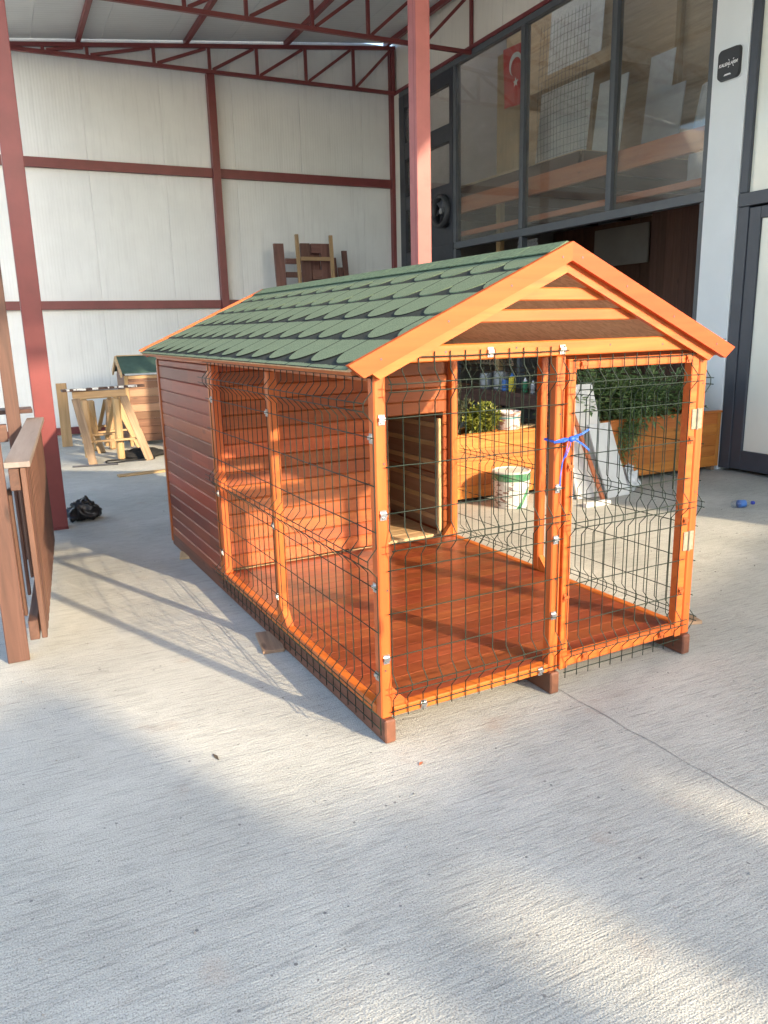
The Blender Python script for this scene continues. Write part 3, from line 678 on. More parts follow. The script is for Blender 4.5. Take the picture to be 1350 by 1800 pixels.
# gables
def rz_in(x): return 1.4514 + .4413 * (x + .117) if x < .84 else 1.4514 + .4413 * (1.797 - x)
def gable(y0, y1, mat, drop=.028):
    pl = [(.0, 1.44), (W_, 1.44), (W_, rz_in(W_) - drop), (.84, rz_in(.84) - drop), (.0, rz_in(0) - drop)]
    MB().prism(pl, lambda a, b: (a, y0, b), lambda a, b: (a, y1, b)).build('gable', mat, kn)
gable(2.066, 2.078, 'osb'); gable(DT - .02, DT - .006, 'mahogany')
for z0, z1 in ((1.586, 1.632), (1.664, 1.712)):
    xa = -.117 + (z1 - 1.4514) / .4413 + .03; k('gable_slat', (xa, .004, z0), (1.68 - xa, .026, z1), 'orange_pine')
# roof deck, bargeboards
SL = math.hypot(.957, .4223); ux, uz = .957 / SL, .4223 / SL
def sp(side, u, y, n):
    """point on slope: u up the slope from the eave, n above the top plane"""
    x = -.117 + u * ux - n * uz; z = 1.4514 + u * uz + n * ux
    return (x, y, z) if side < 0 else (1.68 - x, y, z)
for side in (-1, 1):
    q = [(0.006, -.024), (SL - .0045, -.024), (SL - .0005, -.012), (0.002, -.012)]
    MB().prism(q, lambda a, b: sp(side, a, -.024, b), lambda a, b: sp(side, a, DT - .03, b)).build('roof_deck', 'osb', kn)
    q = [(0, .004), (0.036, -.060), (SL - .026, -.060), (SL + .0016, .004)]
    MB().prism(q, lambda a, b: sp(side, a, -.052, b), lambda a, b: sp(side, a, -.026, b)).build('barge_board', 'barge_pine', kn)
    q = [(.055, -.026), (.10, -.098), (SL - .0425, -.098), (SL - .0115, -.026)]
    MB().prism(q, lambda a, b: sp(side, a, -.0255, b), lambda a, b: sp(side, a, .0, b)).build('rafter', 'orange_pine', kn)
    q = [(0, .008), (0.03, -.06), (SL - .026, -.06), (SL + .0034, .008)]
    MB().prism(q, lambda a, b: sp(side, a, DT - .028, b), lambda a, b: sp(side, a, DT - .004, b)).build('barge_board', 'barge_pine', kn)
    for yr in (2.09, 2.75):
        q = [(.10, -.0245), (.10, -.065), (SL - .028, -.065), (SL - .011, -.0245)]
        MB().prism(q, lambda a, b: sp(side, a, yr, b), lambda a, b: sp(side, a, yr + .035, b)).build('rafter', 'red_pine', kn)
    q = [(.010, -.025), (.022, -.025), (.022, -.040), (.010, -.040)]
    MB().prism(q, lambda a, b: sp(side, a, -.02, b), lambda a, b: sp(side, a, DT - .03, b)).build('eave_strip', 'red_pine', kn)
# shingles : one scalloped tab each
HW = .1130
def tabmesh(vlo, name):
    pts = []
    if vlo <= 0:
        n_ = 14
        for i in range(n_ + 1):
            a = -1 + 2 * i / n_; pts.append((a * HW, .086 * abs(a) ** 2.2))
    else: pts = [(-HW - .002, vlo), (HW + .002, vlo)]
    pts += [(HW, .40), (-HW, .40)]
    m = MB().prism(pts, lambda a, b: (a, b, 0), lambda a, b: (a, b, .0042)).mesh(name); m.materials.append(MATS['shingle']); m.materials.append(MATS['shingle_edge'])
    for i, p_ in enumerate(m.polygons): p_.material_index = 1 if i >= 2 else 0
    bm = bmesh.new(); bm.from_mesh(m); bmesh.ops.recalc_face_normals(bm, faces=bm.faces); bm.to_mesh(m); bm.free(); return m
tm, ts = tabmesh(0, 'tab'), tabmesh(.166, 'starter')
def clipped(m0, lim, which):
    bm = bmesh.new(); bm.from_mesh(m0)
    co, no = which
    r_ = bmesh.ops.bisect_plane(bm, geom=bm.verts[:] + bm.edges[:] + bm.faces[:], plane_co=co, plane_no=no, clear_outer=True)
    ed = [e for e in bm.edges if e.is_boundary]
    if ed: bmesh.ops.holes_fill(bm, edges=ed)
    m = bpy.data.meshes.new('tab_cut'); bm.to_mesh(m); bm.free(); m.materials.clear(); m.materials.append(MATS['shingle']); m.materials.append(MATS['shingle_edge']); return m
CC = {}
for side in (-1, 1):
    X = V((0, -1, 0)) if side < 0 else V((0, 1, 0)); Yv = V((ux, 0, uz)) if side < 0 else V((-ux, 0, uz))
    for row in range(-1, 5):
        off = .200 if row % 2 == 0 else .078        # notch positions
        u0 = .030 + .2 * row; yc = off - .115 - .23
        while yc < DT + .12:
            lo, hi = yc - .115, yc + .115
            if hi > -.02 + .02 and lo < DT - .05:
                m0 = tm if row >= 0 else ts; cuts = []
                if lo < -.0235: cuts.append(('y', -.0235))
                if hi > DT - .030: cuts.append(('Y', DT - .030))
                if row == 4: cuts.append(('u', SL - u0 - .003))
                elif row == 3: cuts.append(('u', SL - u0 - .02))
                if cuts:
                    key = (side, row, tuple((a, round((b - yc) if a in 'yY' else b, 3)) for a, b in cuts))
                    if key not in CC:
                        mm = m0
                        for a, b in cuts:
                            if a == 'u': mm = clipped(mm, 0, (V((0, b, 0)), V((0, 1, 0))))
                            else:
                                wl = (b - yc) * (X.y); nn = V((-1, 0, 0)) * (X.y) if a == 'y' else V((1, 0, 0)) * (X.y)
                                mm = clipped(mm, 0, (V((wl, 0, 0)), nn))
                        CC[key] = mm
                    m0 = CC[key]
                # tilt: tip rides on the course below
                tl = math.atan2(.0044, .2); Yt = (Yv * math.cos(tl) - X.cross(Yv) * math.sin(tl)); Zt = X.cross(Yt)
                base = V(sp(side, u0, yc, -.0065 if row >= 0 else -.0085))
                M = Matrix(((X.x, Yt.x, Zt.x, base.x), (X.y, Yt.y, Zt.y, base.y), (X.z, Yt.z, Zt.z, base.z), (0, 0, 0, 1)))
                jit = Matrix.Rotation(random.uniform(-.006, .006), 4, 'Z')
                link('shingle', m0, kn, M @ jit if not cuts else M)
            yc += .23
y = -.02
while y < DT - .04:
    y1 = min(y + .225, DT - .031)
    MB().add([sp(-1, SL - .09, y, .0045), sp(-1, SL - .09, y1, .0045), (.84, y1, 1.8737 + .009), (.84, y, 1.8737 + .009), sp(1, SL - .09, y, .0045), sp(1, SL - .09, y1, .0045),
              sp(-1, SL - .09, y, .0), sp(-1, SL - .09, y1, .0), (.84, y1, 1.8737 + .004), (.84, y, 1.8737 + .004), sp(1, SL - .09, y, .0), sp(1, SL - .09, y1, .0)],
             [(0, 1, 2, 3), (3, 2, 5, 4), (6, 9, 8, 7), (9, 10, 11, 8), (0, 3, 9, 6), (3, 4, 10, 9), (1, 7, 8, 2), (2, 8, 11, 5), (0, 6, 7, 1), (4, 5, 11, 10)]).build('ridge_cap', 'green_cap', kn)
    y += .23
# wire panels
HZ = [0, -.087, -.116, -.210, -.384, -.556, -.662, -.688, -.775, -.944, -1.117, -1.233, -1.256, -1.345]
FC = [-.1015, -.675, -1.2445]; FO = .036
def fold(z):
    o = 0
    for c in FC:
        d = abs(z - c)
        if d < .055: o = FO * min(1, (.055 - d) / .040)
    return o
def wirepanel(parent, fn, s0, s1, pitch, top, zmax=None, first=0, bot=-1.375, trim=None, name='wire_panel'):
    mb = MB(); s = s0 + first; i = 0; zs = [.018, -.03]
    for c in FC: zs += [c + .055, c + .0145, c - .0145, c - .055]
    zs += [bot]
    while s < s1 + .001:
        js = random.uniform(-.0015, .0015); zl = [z for z in zs]
        if trim and trim(s) is not None:
            t = trim(s) - top; zl = [t] + [z for z in zl if z < t - .004]
        mb.tube([fn(s + js, fold(z) + random.uniform(-.001, .001), top + z) for z in zl], .0022, 5); s += pitch
    for z in HZ:
        a = s0 - .012
        if trim:
            while trim(a) is not None and top + z > trim(a): a += .02
        n_ = 10; mb.tube([fn(a + (s1 + .012 - a) * j / n_, fold(z) + .0045, top + z + random.uniform(-.0012, .0012)) for j in range(n_ + 1)], .0023, 5)
    return mb.build(name, 'wire_green', parent, True)
wirepanel(kn, lambda s, o, z: (s, -.005 - o, z), .047, .862, .0672, 1.472, trim=lambda s: 1.425 if s < .10 else None)
wirepanel(kn, lambda s, o, z: (-.005 - o, s, z), .004, 2.13, .0735, 1.407)
wirepanel(kn, lambda s, o, z: (W_ + .005 + o, s, z), .01, 2.05, .0735, 1.407)
# door
dm = MB(); DZ0, DZ1 = .098, 1.436
dm.box((.880, -.004, DZ0), (.922, .040, DZ1)).box((1.588, -.004, DZ0), (1.632, .040, DZ1)).box((.9222, -.002, 1.395), (1.5878, .038, 1.434)).box((.9222, -.002, .108), (1.5878, .038, .158))
door = link('door', None)
bpy.data.objects.remove(door)
m = dm.mesh('door'); m.materials.append(MATS['red_pine'])
bm = bmesh.new(); bm.from_mesh(m); bmesh.ops.recalc_face_normals(bm, faces=bm.faces); bmesh.ops.bevel(bm, geom=list(bm.edges), offset=.003, segments=1, affect='EDGES'); bm.to_mesh(m); bm.free()
wood('door_pine', (.46, .075, .014), (.58, .115, .02), (.66, .16, .03), .42, .05, False, .12); m.materials[0] = MATS['door_pine']
door = link('door', m, kn); door['label'] = 'mesh-filled kennel door of reddish stained pine'
wirepanel(door, lambda s, o, z: (s, -.010 - o, z), .906, 1.60, .0672, 1.432)
def clip(parent, p, n, mat='zinc', sz=(.026, .037), name='clip'):
    p, n = V(p), V(n); up_ = V((0, 0, 1)); t = up_.cross(n).normalized()
    mb = MB()
    for (a0, a1, b0, b1, h0, h1) in ((-.5, .5, -.5, .5, 0, .0025), (-.5, .5, -.12, .25, .0025, .009), (-.18, .18, -.42, -.2, .0025, .006)):
        q = [p + t * (a * sz[0]) + up_ * (b * sz[1]) + n * h for h in (h0, h1) for a, b in ((a0, b0), (a1, b0), (a1, b1), (a0, b1))]
        mb.add(q, [(0, 3, 2, 1), (4, 5, 6, 7), (0, 1, 5, 4), (1, 2, 6, 5), (2, 3, 7, 6), (3, 0, 4, 7)])
    return mb.build(name, mat, parent)
for x, z in ((.027, 1.259), (.025, .911), (.024, .347), (.842, .915), (.840, .696), (.838, .360), (.496, 1.478), (.845, 1.476), (.186, .118), (.775, .118)):
    clip(kn, (x, -.002, z), (0, -1, 0))
for y, z in ((1.106, 1.194), (1.106, .640), (1.106, .272), (2.04, .637), (2.04, .272), (.026, 1.192), (.026, .632), (.026, .275), (2.04, 1.194)):
    clip(kn, (-.002, y, z), (-1, 0, 0), 'zinc', (.024, .036))
for x, z in ((.900, .999), (.900, .430), (1.608, 1.05), (1.608, .672), (1.608, .33), (.955, 1.414), (1.56, 1.414), (1.493, .135), (1.02, .135)):
    clip(door, (x, -.0055, z), (0, -1, 0), 'orange_clip')
for z in (1.143, .572):
    h = MB().box((1.604, -.0085, z - .045), (1.634, -.0045, z + .045)).box((1.641, -.0085, z - .045), (1.668, -.0005, z + .045)); h.tube([(1.6375, -.010, z - .048), (1.6375, -.010, z + .048)], .006, 8); h.build('hinge', 'hinge_metal', door)
for x, z in ((.034, 1.10), (.036, .62), (.020, .30), (.846, 1.22), (.846, .52), (W_ - .02, 1.30), (W_ - .022, .80), (W_ - .02, .25), (.46, 1.60), (1.2, 1.61), (.62, 1.69), (.30, 1.485), (.62, 1.49), (1.1, 1.487), (1.4, 1.48)):
    yy = .0 if z < 1.44 or x < .05 or x > 1.6 else (.003 if z > 1.55 else 0.0)
    MB().tube([(x, yy + .001, z), (x, yy - .0012, z)], .0042, 8).build('screw', 'steel_dark', kn)
for u in (.12, .42, .72, .98):
    for side in (-1, 1):
        p = V(sp(side, u, -.0535, -.03)); MB().tube([p + V((0, .002, 0)), p], .0042, 8).build('screw', 'steel_dark', kn)
# blue ribbon tied round middle post and door stile
def tok(x, y, z):
    c, s = math.cos(KROT), math.sin(KROT); return V((c * x - s * y, s * x + c * y, z))
rb = thing('blue_ribbon', 'blue plastic ribbon tied round the door stile and middle post', 'ribbon')
def ribbon(pts, wd, name):
    mb = MB(); pts = [tok(*p) for p in pts]; n_ = len(pts)
    for i, p in enumerate(pts):
        t = (pts[min(i + 1, n_ - 1)] - pts[max(0, i - 1)]).normalized(); sd = V((0, 0, 1)); sd = (sd - t * sd.dot(t)).normalized() if abs(t.z) < .9 else V((1, 0, 0)); nn = t.cross(sd).normalized() * .0007
        a = sd * (wd * .36); mb.v += [tuple(p - a - nn), tuple(p + a - nn), tuple(p + a + nn), tuple(p - a + nn)]
        if i:
            o = 4 * (i - 1)
            for j in range(4): mb.f.append((o + j, o + (j + 1) % 4, o + 4 + (j + 1) % 4, o + 4 + j))
    return mb.build(name, 'blue_ribbon', rb, False)
ribbon([(.812, .05, 1.115), (.810, -.014, 1.112), (.85, -.022, 1.122), (.90, -.020, 1.118), (.933, -.014, 1.122), (.934, .046, 1.12), (.87, .060, 1.118), (.812, .056, 1.115)], .012, 'loop')
ribbon([(.80, -.02, 1.112), (.83, -.045, 1.117), (.875, -.03, 1.124), (.92, -.05, 1.14), (.955, -.05, 1.155)], .011, 'tail')
ribbon([(.89, -.03, 1.122), (.92, -.05, 1.10), (.945, -.05, 1.082), (.965, -.045, 1.068)], .010, 'tail')
ribbon([(.865, -.032, 1.118), (.845, -.045, 1.08), (.83, -.04, 1.03), (.826, -.036, .98), (.828, -.03, .93)], .006, 'tail')
ribbon([(.875, -.034, 1.118), (.86, -.05, 1.10), (.846, -.052, 1.075), (.84, -.045, 1.05)], .008, 'tail')
mbk = MB()
kc = tok(.878, -.034, 1.12); mbk.lathe([(.004, -.012), (.012, -.007), (.014, 0), (.012, .007), (.004, .012)], 10, kc).build('knot', 'blue_ribbon', rb, True)

# boards lying against the skids
def offcut(label, p, q, wd, th, mat='old_timber'): return tag(plank('wood_offcut', p, q, wd, th, mat, None, (0, 0, 1), .002), label, 'wood offcut')
offcut('thin greyish wood offcut lying by the left mesh side of the kennel', (-.10, 1.04, .009), (-.06, 1.30, .009), .11, .018)
offcut('flat wood offcut under the front right corner of the kennel', (1.74, .42, .009), (2.05, .34, .009), .115, .018)
offcut('pale wood scrap on the concrete beside the shiplap wall', (-.13, 2.93, .008), (-.09, 3.10, .008), .09, .014, 'raw_pine')
offcut('pale plank lying flat near the sawhorse', (-.10, 6.62, .012), (.75, 6.72, .012), .10, .022, 'yellow_pine')

# ------------------------------------------------------------------ wooden gazebo railing at the left
gz = thing('gazebo_corner', 'brown wooden gazebo corner with posts and slatted railing', 'gazebo', (0, 0, 0))
bx('post', (-1.302, 1.555, 0), (-1.202, 1.655, 2.6), 'gazebo_wood', gz, .004); bx('post', (-1.160, 3.52, 0), (-1.070, 3.61, 2.6), 'gazebo_wood', gz, .004)
ra = math.radians(4.6); rd = V((math.sin(ra), math.cos(ra), 0)); rn = V((math.cos(ra), -math.sin(ra), 0)); r0 = V((-1.145, 1.545, 0)); RL = 2.06
plank('handrail', r0 + V((0, 0, .985)), r0 + rd * (RL + .12) + V((0, 0, .985)), .115, .028, 'handrail_wood', gz)
plank('top_rail', r0 + rn * -.018 + V((0, 0, .915)), r0 + rd * RL + rn * -.018 + V((0, 0, .915)), .045, .105, 'gazebo_wood', gz)
plank('bottom_rail', r0 + rn * -.022 + V((0, 0, .155)), r0 + rd * RL + rn * -.022 + V((0, 0, .155)), .045, .10, 'gazebo_wood', gz)
for i in range(17):
    c = r0 + rd * (.045 + i * .122) + rn * .022
    plank('slat', c + V((0, 0, .105)), c + V((0, 0, .968)), .076, .026, 'gazebo_wood', gz, rn)
for i in range(6):
    c = r0 + rd * (.10 + i * .34) + rn * -.055
    plank('slat', c + V((0, 0, .21)), c + V((0, 0, .86)), .05, .016, 'gazebo_wood', gz, rn)
bx('cross_beam', (-2.6, 3.53, .86), (-1.165, 3.60, .98), 'gazebo_wood', gz); bx('post', (-2.7, 3.52, 0), (-2.61, 3.61, 2.6), 'gazebo_wood', gz)
tag(bx('shelf_plank', (-1.9, 3.64, 1.04), (-.985, 3.86, 1.07), 'dark_wood'), 'dark plank resting level behind the gazebo post', 'plank')
bx('bracket', (-1.9, 3.66, .0), (-1.84, 3.84, 1.038), 'dark_wood', bpy.data.objects['shelf_plank']).matrix_parent_inverse = bpy.data.objects['shelf_plank'].matrix_basis.inverted()
bx('bracket', (-1.15, 3.66, .0), (-1.09, 3.84, 1.038), 'dark_wood', bpy.data.objects['shelf_plank']).matrix_parent_inverse = bpy.data.objects['shelf_plank'].matrix_basis.inverted()

# ------------------------------------------------------------------ things by the back wall
def sawhorse(loc, rz, label, mats, Lw=.62, H=.90, seed=1, plk=True):
    rnd = random.Random(seed); t = thing('sawhorse', label, 'sawhorse', loc, rz)
    bx('top_beam', (-Lw / 2 - .05, -.045, H - .085), (Lw / 2 + .05, .045, H - .0), mats[0], t)
    for sx in (-1, 1):
        x = sx * (Lw / 2 - .03)
        plank('leg', (x - .01, .0, H - .08), (x - .03 * sx, .36, 0.0), .095, .04, mats[1], t, (1, 0, 0)); plank('leg', (x + .045 * sx, -.02, H - .09), (x + .10 * sx + .16, -.36, .0), .10, .035, mats[2], t, (0, 1, 0))
        plank('leg', (x - .05 * sx, -.06, H - .1), (x - .06 * sx, -.10, .0), .09, .09, mats[1], t, (0, 1, 0), .02)
        plank('brace', (x - .06 * sx, .05, H - .12), (x * .25, .30, .25), .05, .03, mats[1], t, (0, 1, 0))
    plank('stretcher', (-Lw / 2, -.14, .26), (Lw / 2 + .12, -.20, .27), .05, .025, mats[1], t); plank('stretcher', (-Lw / 2, .20, .30), (Lw / 2, .22, .30), .05, .025, mats[1], t)
    return t
SH = sawhorse((-.06, 8.02, 0), math.radians(-2), 'rough pine sawhorse carrying a dark paint-spattered plank', ('yellow_pine', 'yellow_pine', 'old_timber'), .54, .885)
sp_ = plank('spattered_plank', (-.50, 7.98, .905), (.50, 8.08, .915), .13, .03, 'dark_wood', None); tag(sp_, 'dark paint-spattered plank lying on the sawhorse', 'plank')
pm = MB()
for i in range(16):
    a = random.uniform(-.46, .40); L_ = random.uniform(.02, .07); pm.box((a, -.064 + random.uniform(0, .06), .0152), (a + L_, -.064 + random.uniform(.07, .125), .0165))
    pm.box((a, -.0665, -.012 + random.uniform(0, .01)), (a + L_ * .7, -.0652, .0165))
pm.build('paint_spatter', 'white_paint', sp_)
sawhorse((.02, 9.0, 0), math.radians(8), 'second pine sawhorse half hidden behind the first', ('yellow_pine', 'yellow_pine', 'yellow_pine'), .40, .80, 3)
leaning('pine_board', 'pale pine board leaning on the wall behind the red column', 'board', (-.40, 9.6, 0), .14, .92, .03, 'yellow_pine', math.radians(90), -.12)
# small unfinished kennel
sk = thing('small_kennel', 'small unfinished dog house with green felt roof behind the sawhorse', 'dog house', (.40, 9.05, 0))
sw, sd_, sh_, sr = 1.10, .72, 1.0, 1.22     # ridge along x
for j in range(9):
    z0 = .06 + j * .107; z1 = min(z0 + .105, sh_)
    bx('wall_board', (.05, .0, z0), (sw, .02, z1), 'house_brown' if j not in (4, 6) else 'raw_brown', sk, .004)
    bx('wall_board', (.0, .05, z0), (.02, sd_, z1), 'house_brown', sk, .004)
for j in range(2):
    MB().prism([(.02 + .17 * j + .01, sh_ + .13 * j + .003), (sd_ - .02 - .17 * j, sh_ + .13 * j + .003), (sd_ - .02 - .17 * j - .15, sh_ + .13 * (j + 1)), (.02 + .17 * j + .16, sh_ + .13 * (j + 1))],
               lambda a, b: (.0, a, b), lambda a, b: (.02, a, b)).build('wall_board', 'house_brown', sk)
bx('post', (.0, -.012, .0), (.048, .045, sh_), 'yellow_pine', sk); bx('post', (sw - .045, -.012, 0), (sw + .003, .045, sh_), 'yellow_pine', sk); bx('top_rail', (.05, -.014, sh_ - .05), (sw - .05, -.001, sh_ - .005), 'yellow_pine', sk)
bx('post', (.0, sd_ - .04, .0), (.045, sd_ + .01, sh_), 'yellow_pine', sk); bx('post', (sw - .045, sd_ - .04, 0), (sw, sd_ + .01, sh_), 'yellow_pine', sk)
plain('green_felt', (.05, .10, .08), .9, 0, .15, 14, .2)
for s_ in (-1, 1):
    yc = sd_ / 2
    def rp(a, n): return (yc + s_ * a, sr + .02 - (a / .43) * .21 + n)
    q = [(0, 0), (.43, 0), (.43, .02), (0, .02)]
    MB().prism(q, lambda a, n: (-.03, *rp(a, n)), lambda a, n: (sw + .05, *rp(a, n))).build('roof', 'green_felt', sk)
    MB().prism([(0, -.045), (.44, -.045), (.44, .026), (0, .026)], lambda a, n: (-.055, *rp(a, n)), lambda a, n: (-.031, *rp(a, n))).build('barge_board', 'raw_pine', sk)
bx('ridge_board', (-.03, sd_ / 2 - .03, sr + .041), (sw + .05, sd_ / 2 + .03, sr + .055), 'raw_pine', sk)
# stack of frames leaning on the back wall
def ladder(name, label, x0, x1, y, top, rails, rw, mat, cat, lean=.22, vsl=None, group=None, rungs_w=.09):
    t = thing(name, label, cat, (0, y, 0)); L_ = top / math.cos(.08)
    t.rotation_euler = (-.06, 0, 0)
    plank('stile', (x0 + rw / 2, 0, 0), (x0 + rw / 2 - .05, 0, top), rw, .05, mat, t, (0, 1, 0)); plank('stile', (x1 - rw / 2, 0, 0), (x1 - rw / 2 - .02, 0, top), rw, .05, mat, t, (0, 1, 0))
    for z in rails: plank('rung', (x0 + rw - .03, -.002, z), (x1 - rw, -.002, z), rungs_w, .035, mat, t, (0, 1, 0))
    for xv in (vsl or []): plank('slat', (xv, -.03, .6), (xv - .02, -.03, top - .08), .16, .02, mat, t, (0, 1, 0))
    return t
wood('stack_brown', (.11, .05, .04), (.16, .075, .058), (.22, .11, .085), .6, .18)
ladder('wooden_frame', 'dark brown slatted wooden frame leaning on the white wall', 3.24, 4.02, 10.35, 2.98, [2.70, 2.48, 2.26, 1.9, 1.5, 1.0], .17, 'stack_brown', 'frame')
ladder('wooden_frame', 'dark brown frame with two wide slats leaning behind pale ladder frame', 3.66, 4.16, 10.22, 2.98, [2.90, 2.48, 2.0, 1.5], .17, 'stack_brown', 'frame', rungs_w=.16)
ladder('ladder_frame', 'pale pine ladder-like frame leaning in front of dark frames', 3.52, 4.15, 10.05, 3.10, [2.72, 2.18, 1.6, 1.0], .055, 'yellow_pine', 'frame', rungs_w=.06)
for i, (xx, tp, wd) in enumerate(((4.26, 2.90, .12), (4.36, 2.78, .10), (4.50, 2.62, .12), (4.57, 2.90, .10), (4.66, 2.45, .08))):
    o = plank('loose_board', (xx + .02, 10.30 + .02 * i, 0), (xx - .03, 10.70, tp), wd, .03, 'stack_brown', None, (0, 1, 0))
    tag(o, ['widest dark board next to the pale ladder frame', 'second dark board from the pale ladder frame', 'shorter dark board in the middle of the leaning boards', 'tall dark board at the far side of the leaning boards', 'shortest dark board at the corner end of the leaning boards'][i], 'board', 'dark boards leaning on the back wall')
# bin bag, tool bag, rod
def blob(name, label, cat, c, s, mat, seed, n=14, rough=.16, crumple=1.3):
    rnd = random.Random(seed); mb = MB(); rows = 9
    for j in range(rows + 1):
        ph = math.pi * j / rows
        for i in range(n):
            th = 2 * math.pi * i / n; r_ = 1 + rnd.uniform(-rough, rough)
            z = math.cos(ph) * (.9 if j < rows / 2 else .55) * r_
            mb.v.append((c[0] + s[0] * math.sin(ph) * math.cos(th) * r_, c[1] + s[1] * math.sin(ph) * math.sin(th) * r_, max(.004, c[2] + s[2] * z)))
    for j in range(rows):
        for i in range(n): mb.f.append((j * n + i, j * n + (i + 1) % n, (j + 1) * n + (i + 1) % n, (j + 1) * n + i))
    bm = bmesh.new(); bm.from_mesh(mb.mesh(name)); bmesh.ops.recalc_face_normals(bm, faces=bm.faces)
    bmesh.ops.subdivide_edges(bm, edges=list(bm.edges), cuts=2, use_grid_fill=True, smooth=.6); bm.normal_update()
    for v in bm.verts:
        q = v.co * (9.0 + seed); d = abs(mnoise.noise(q)) * .05 + abs(mnoise.noise(q * 2.3)) * .028
        v.co += v.normal * (d - .03) * crumple
        v.co.z = max(v.co.z, .004)
    m = bpy.data.meshes.new(name); bm.to_mesh(m); bm.free(); m.materials.append(MATS[mat]); m.polygons.foreach_set('use_smooth', [True] * len(m.polygons))
    return tag(link(name, m), label, cat)
blob('rubbish_bag', 'black plastic rubbish bag slumped behind the red column', 'rubbish bag', (-.655, 4.62, .06), (.16, .14, .14), 'black_plastic', 4)
blob('tool_bag', 'flat black bag on the floor beside the sawhorse', 'bag', (.40, 8.0, .03), (.30, .20, .10), 'black_fabric', 5, rough=.07, crumple=.6)
tag(MB().tube([(.02 + .30 * math.cos(t) * 1.0 + .18, 7.72 + .10 * math.sin(t), .012 + .01 * math.sin(3 * t)) for t in [i * .3 for i in range(30)]], .010, 6).build('strap', 'black_fabric', None, True), 'black strap coiled on the floor before the tool bag', 'strap')
tag(MB().tube([(-.50, 7.60, .012), (.02, 7.50, .012)], .011, 8).build('steel_rod', 'steel_dark', None), 'dark steel rod on the concrete in front of the sawhorse', 'rod')

# ------------------------------------------------------------------ planters and the things round them
def planter(label, x0, x1, y0, y1, z0, z1, n):
    t = thing('planter_box', label, 'planter', ((x0 + x1) / 2, (y0 + y1) / 2, 0)); hw, hd = (x1 - x0) / 2, (y1 - y0) / 2; h = (z1 - z0) / n
    for j in range(n):
        za = z0 + j * h + .0007; zb = z0 + (j + 1) * h - .0007
        bx('plank', (-hw + .046, -hd, za), (hw - .046, -hd + .02, zb), 'planter_wood', t, .003); bx('plank', (-hw + .046, hd - .02, za), (hw - .046, hd, zb), 'planter_wood', t, .003)
        bx('plank', (-hw, -hd + .022, za), (-hw + .02, hd - .022, zb), 'planter_wood', t, .003); bx('plank', (hw - .02, -hd + .022, za), (hw, hd - .022, zb), 'planter_wood', t, .003)
    for sx in (-1, 1):
        xa = -hw if sx < 0 else hw - .045; bx('corner_trim', (xa, -hd - .006, z0 - .002), (xa + .045, -hd + .0195, z1 + .002), 'planter_wood', t)
        bx('foot', (xa - .02 * sx, -hd + .02, 0), (xa + .045 - .02 * sx, -hd + .10, z0 - .003), 'old_timber', t); bx('foot', (xa - .02 * sx, hd - .10, 0), (xa + .045 - .02 * sx, hd - .02, z0 - .003), 'old_timber', t)
    for ya, yb in ((-hd - .012, -hd + .05), (hd - .05, hd + .012)): bx('rim', (-hw - .01, ya, z1 + .003), (hw + .01, yb, z1 + .025), 'planter_wood', t)
    bx('soil', (-hw + .022, -hd + .022, z0 + .01), (hw - .022, hd - .022, z1 - .04), 'soil', t, 0)
    return t
planter('orange-stained plank planter box behind the paint bucket, in sunlight', 2.05, 3.42, 3.43, 3.88, .035, .60, 5)
planter('orange-stained plank planter box by the white pillar, under leafy vines', 3.72, 5.645, 3.36, 3.82, .05, .615, 5)
def leafquad(mb, p, d, L_, wd, up):
    s_ = d.cross(up)
    if s_.length < 1e-4: s_ = d.orthogonal()
    s_.normalize(); nn = s_.cross(d); m1 = p + d * (L_ * .45) + nn * (L_ * .08)
    o = len(mb.v); mb.v += [tuple(p), tuple(m1 + s_ * wd / 2), tuple(p + d * L_ - nn * (L_ * .1)), tuple(m1 - s_ * wd / 2)]; mb.f.append((o, o + 1, o + 2, o + 3))
def rv(rnd): 
    while True:
        v = V((rnd.uniform(-1, 1), rnd.uniform(-1, 1), rnd.uniform(-1, 1)))
        if .1 < v.length < 1: return v
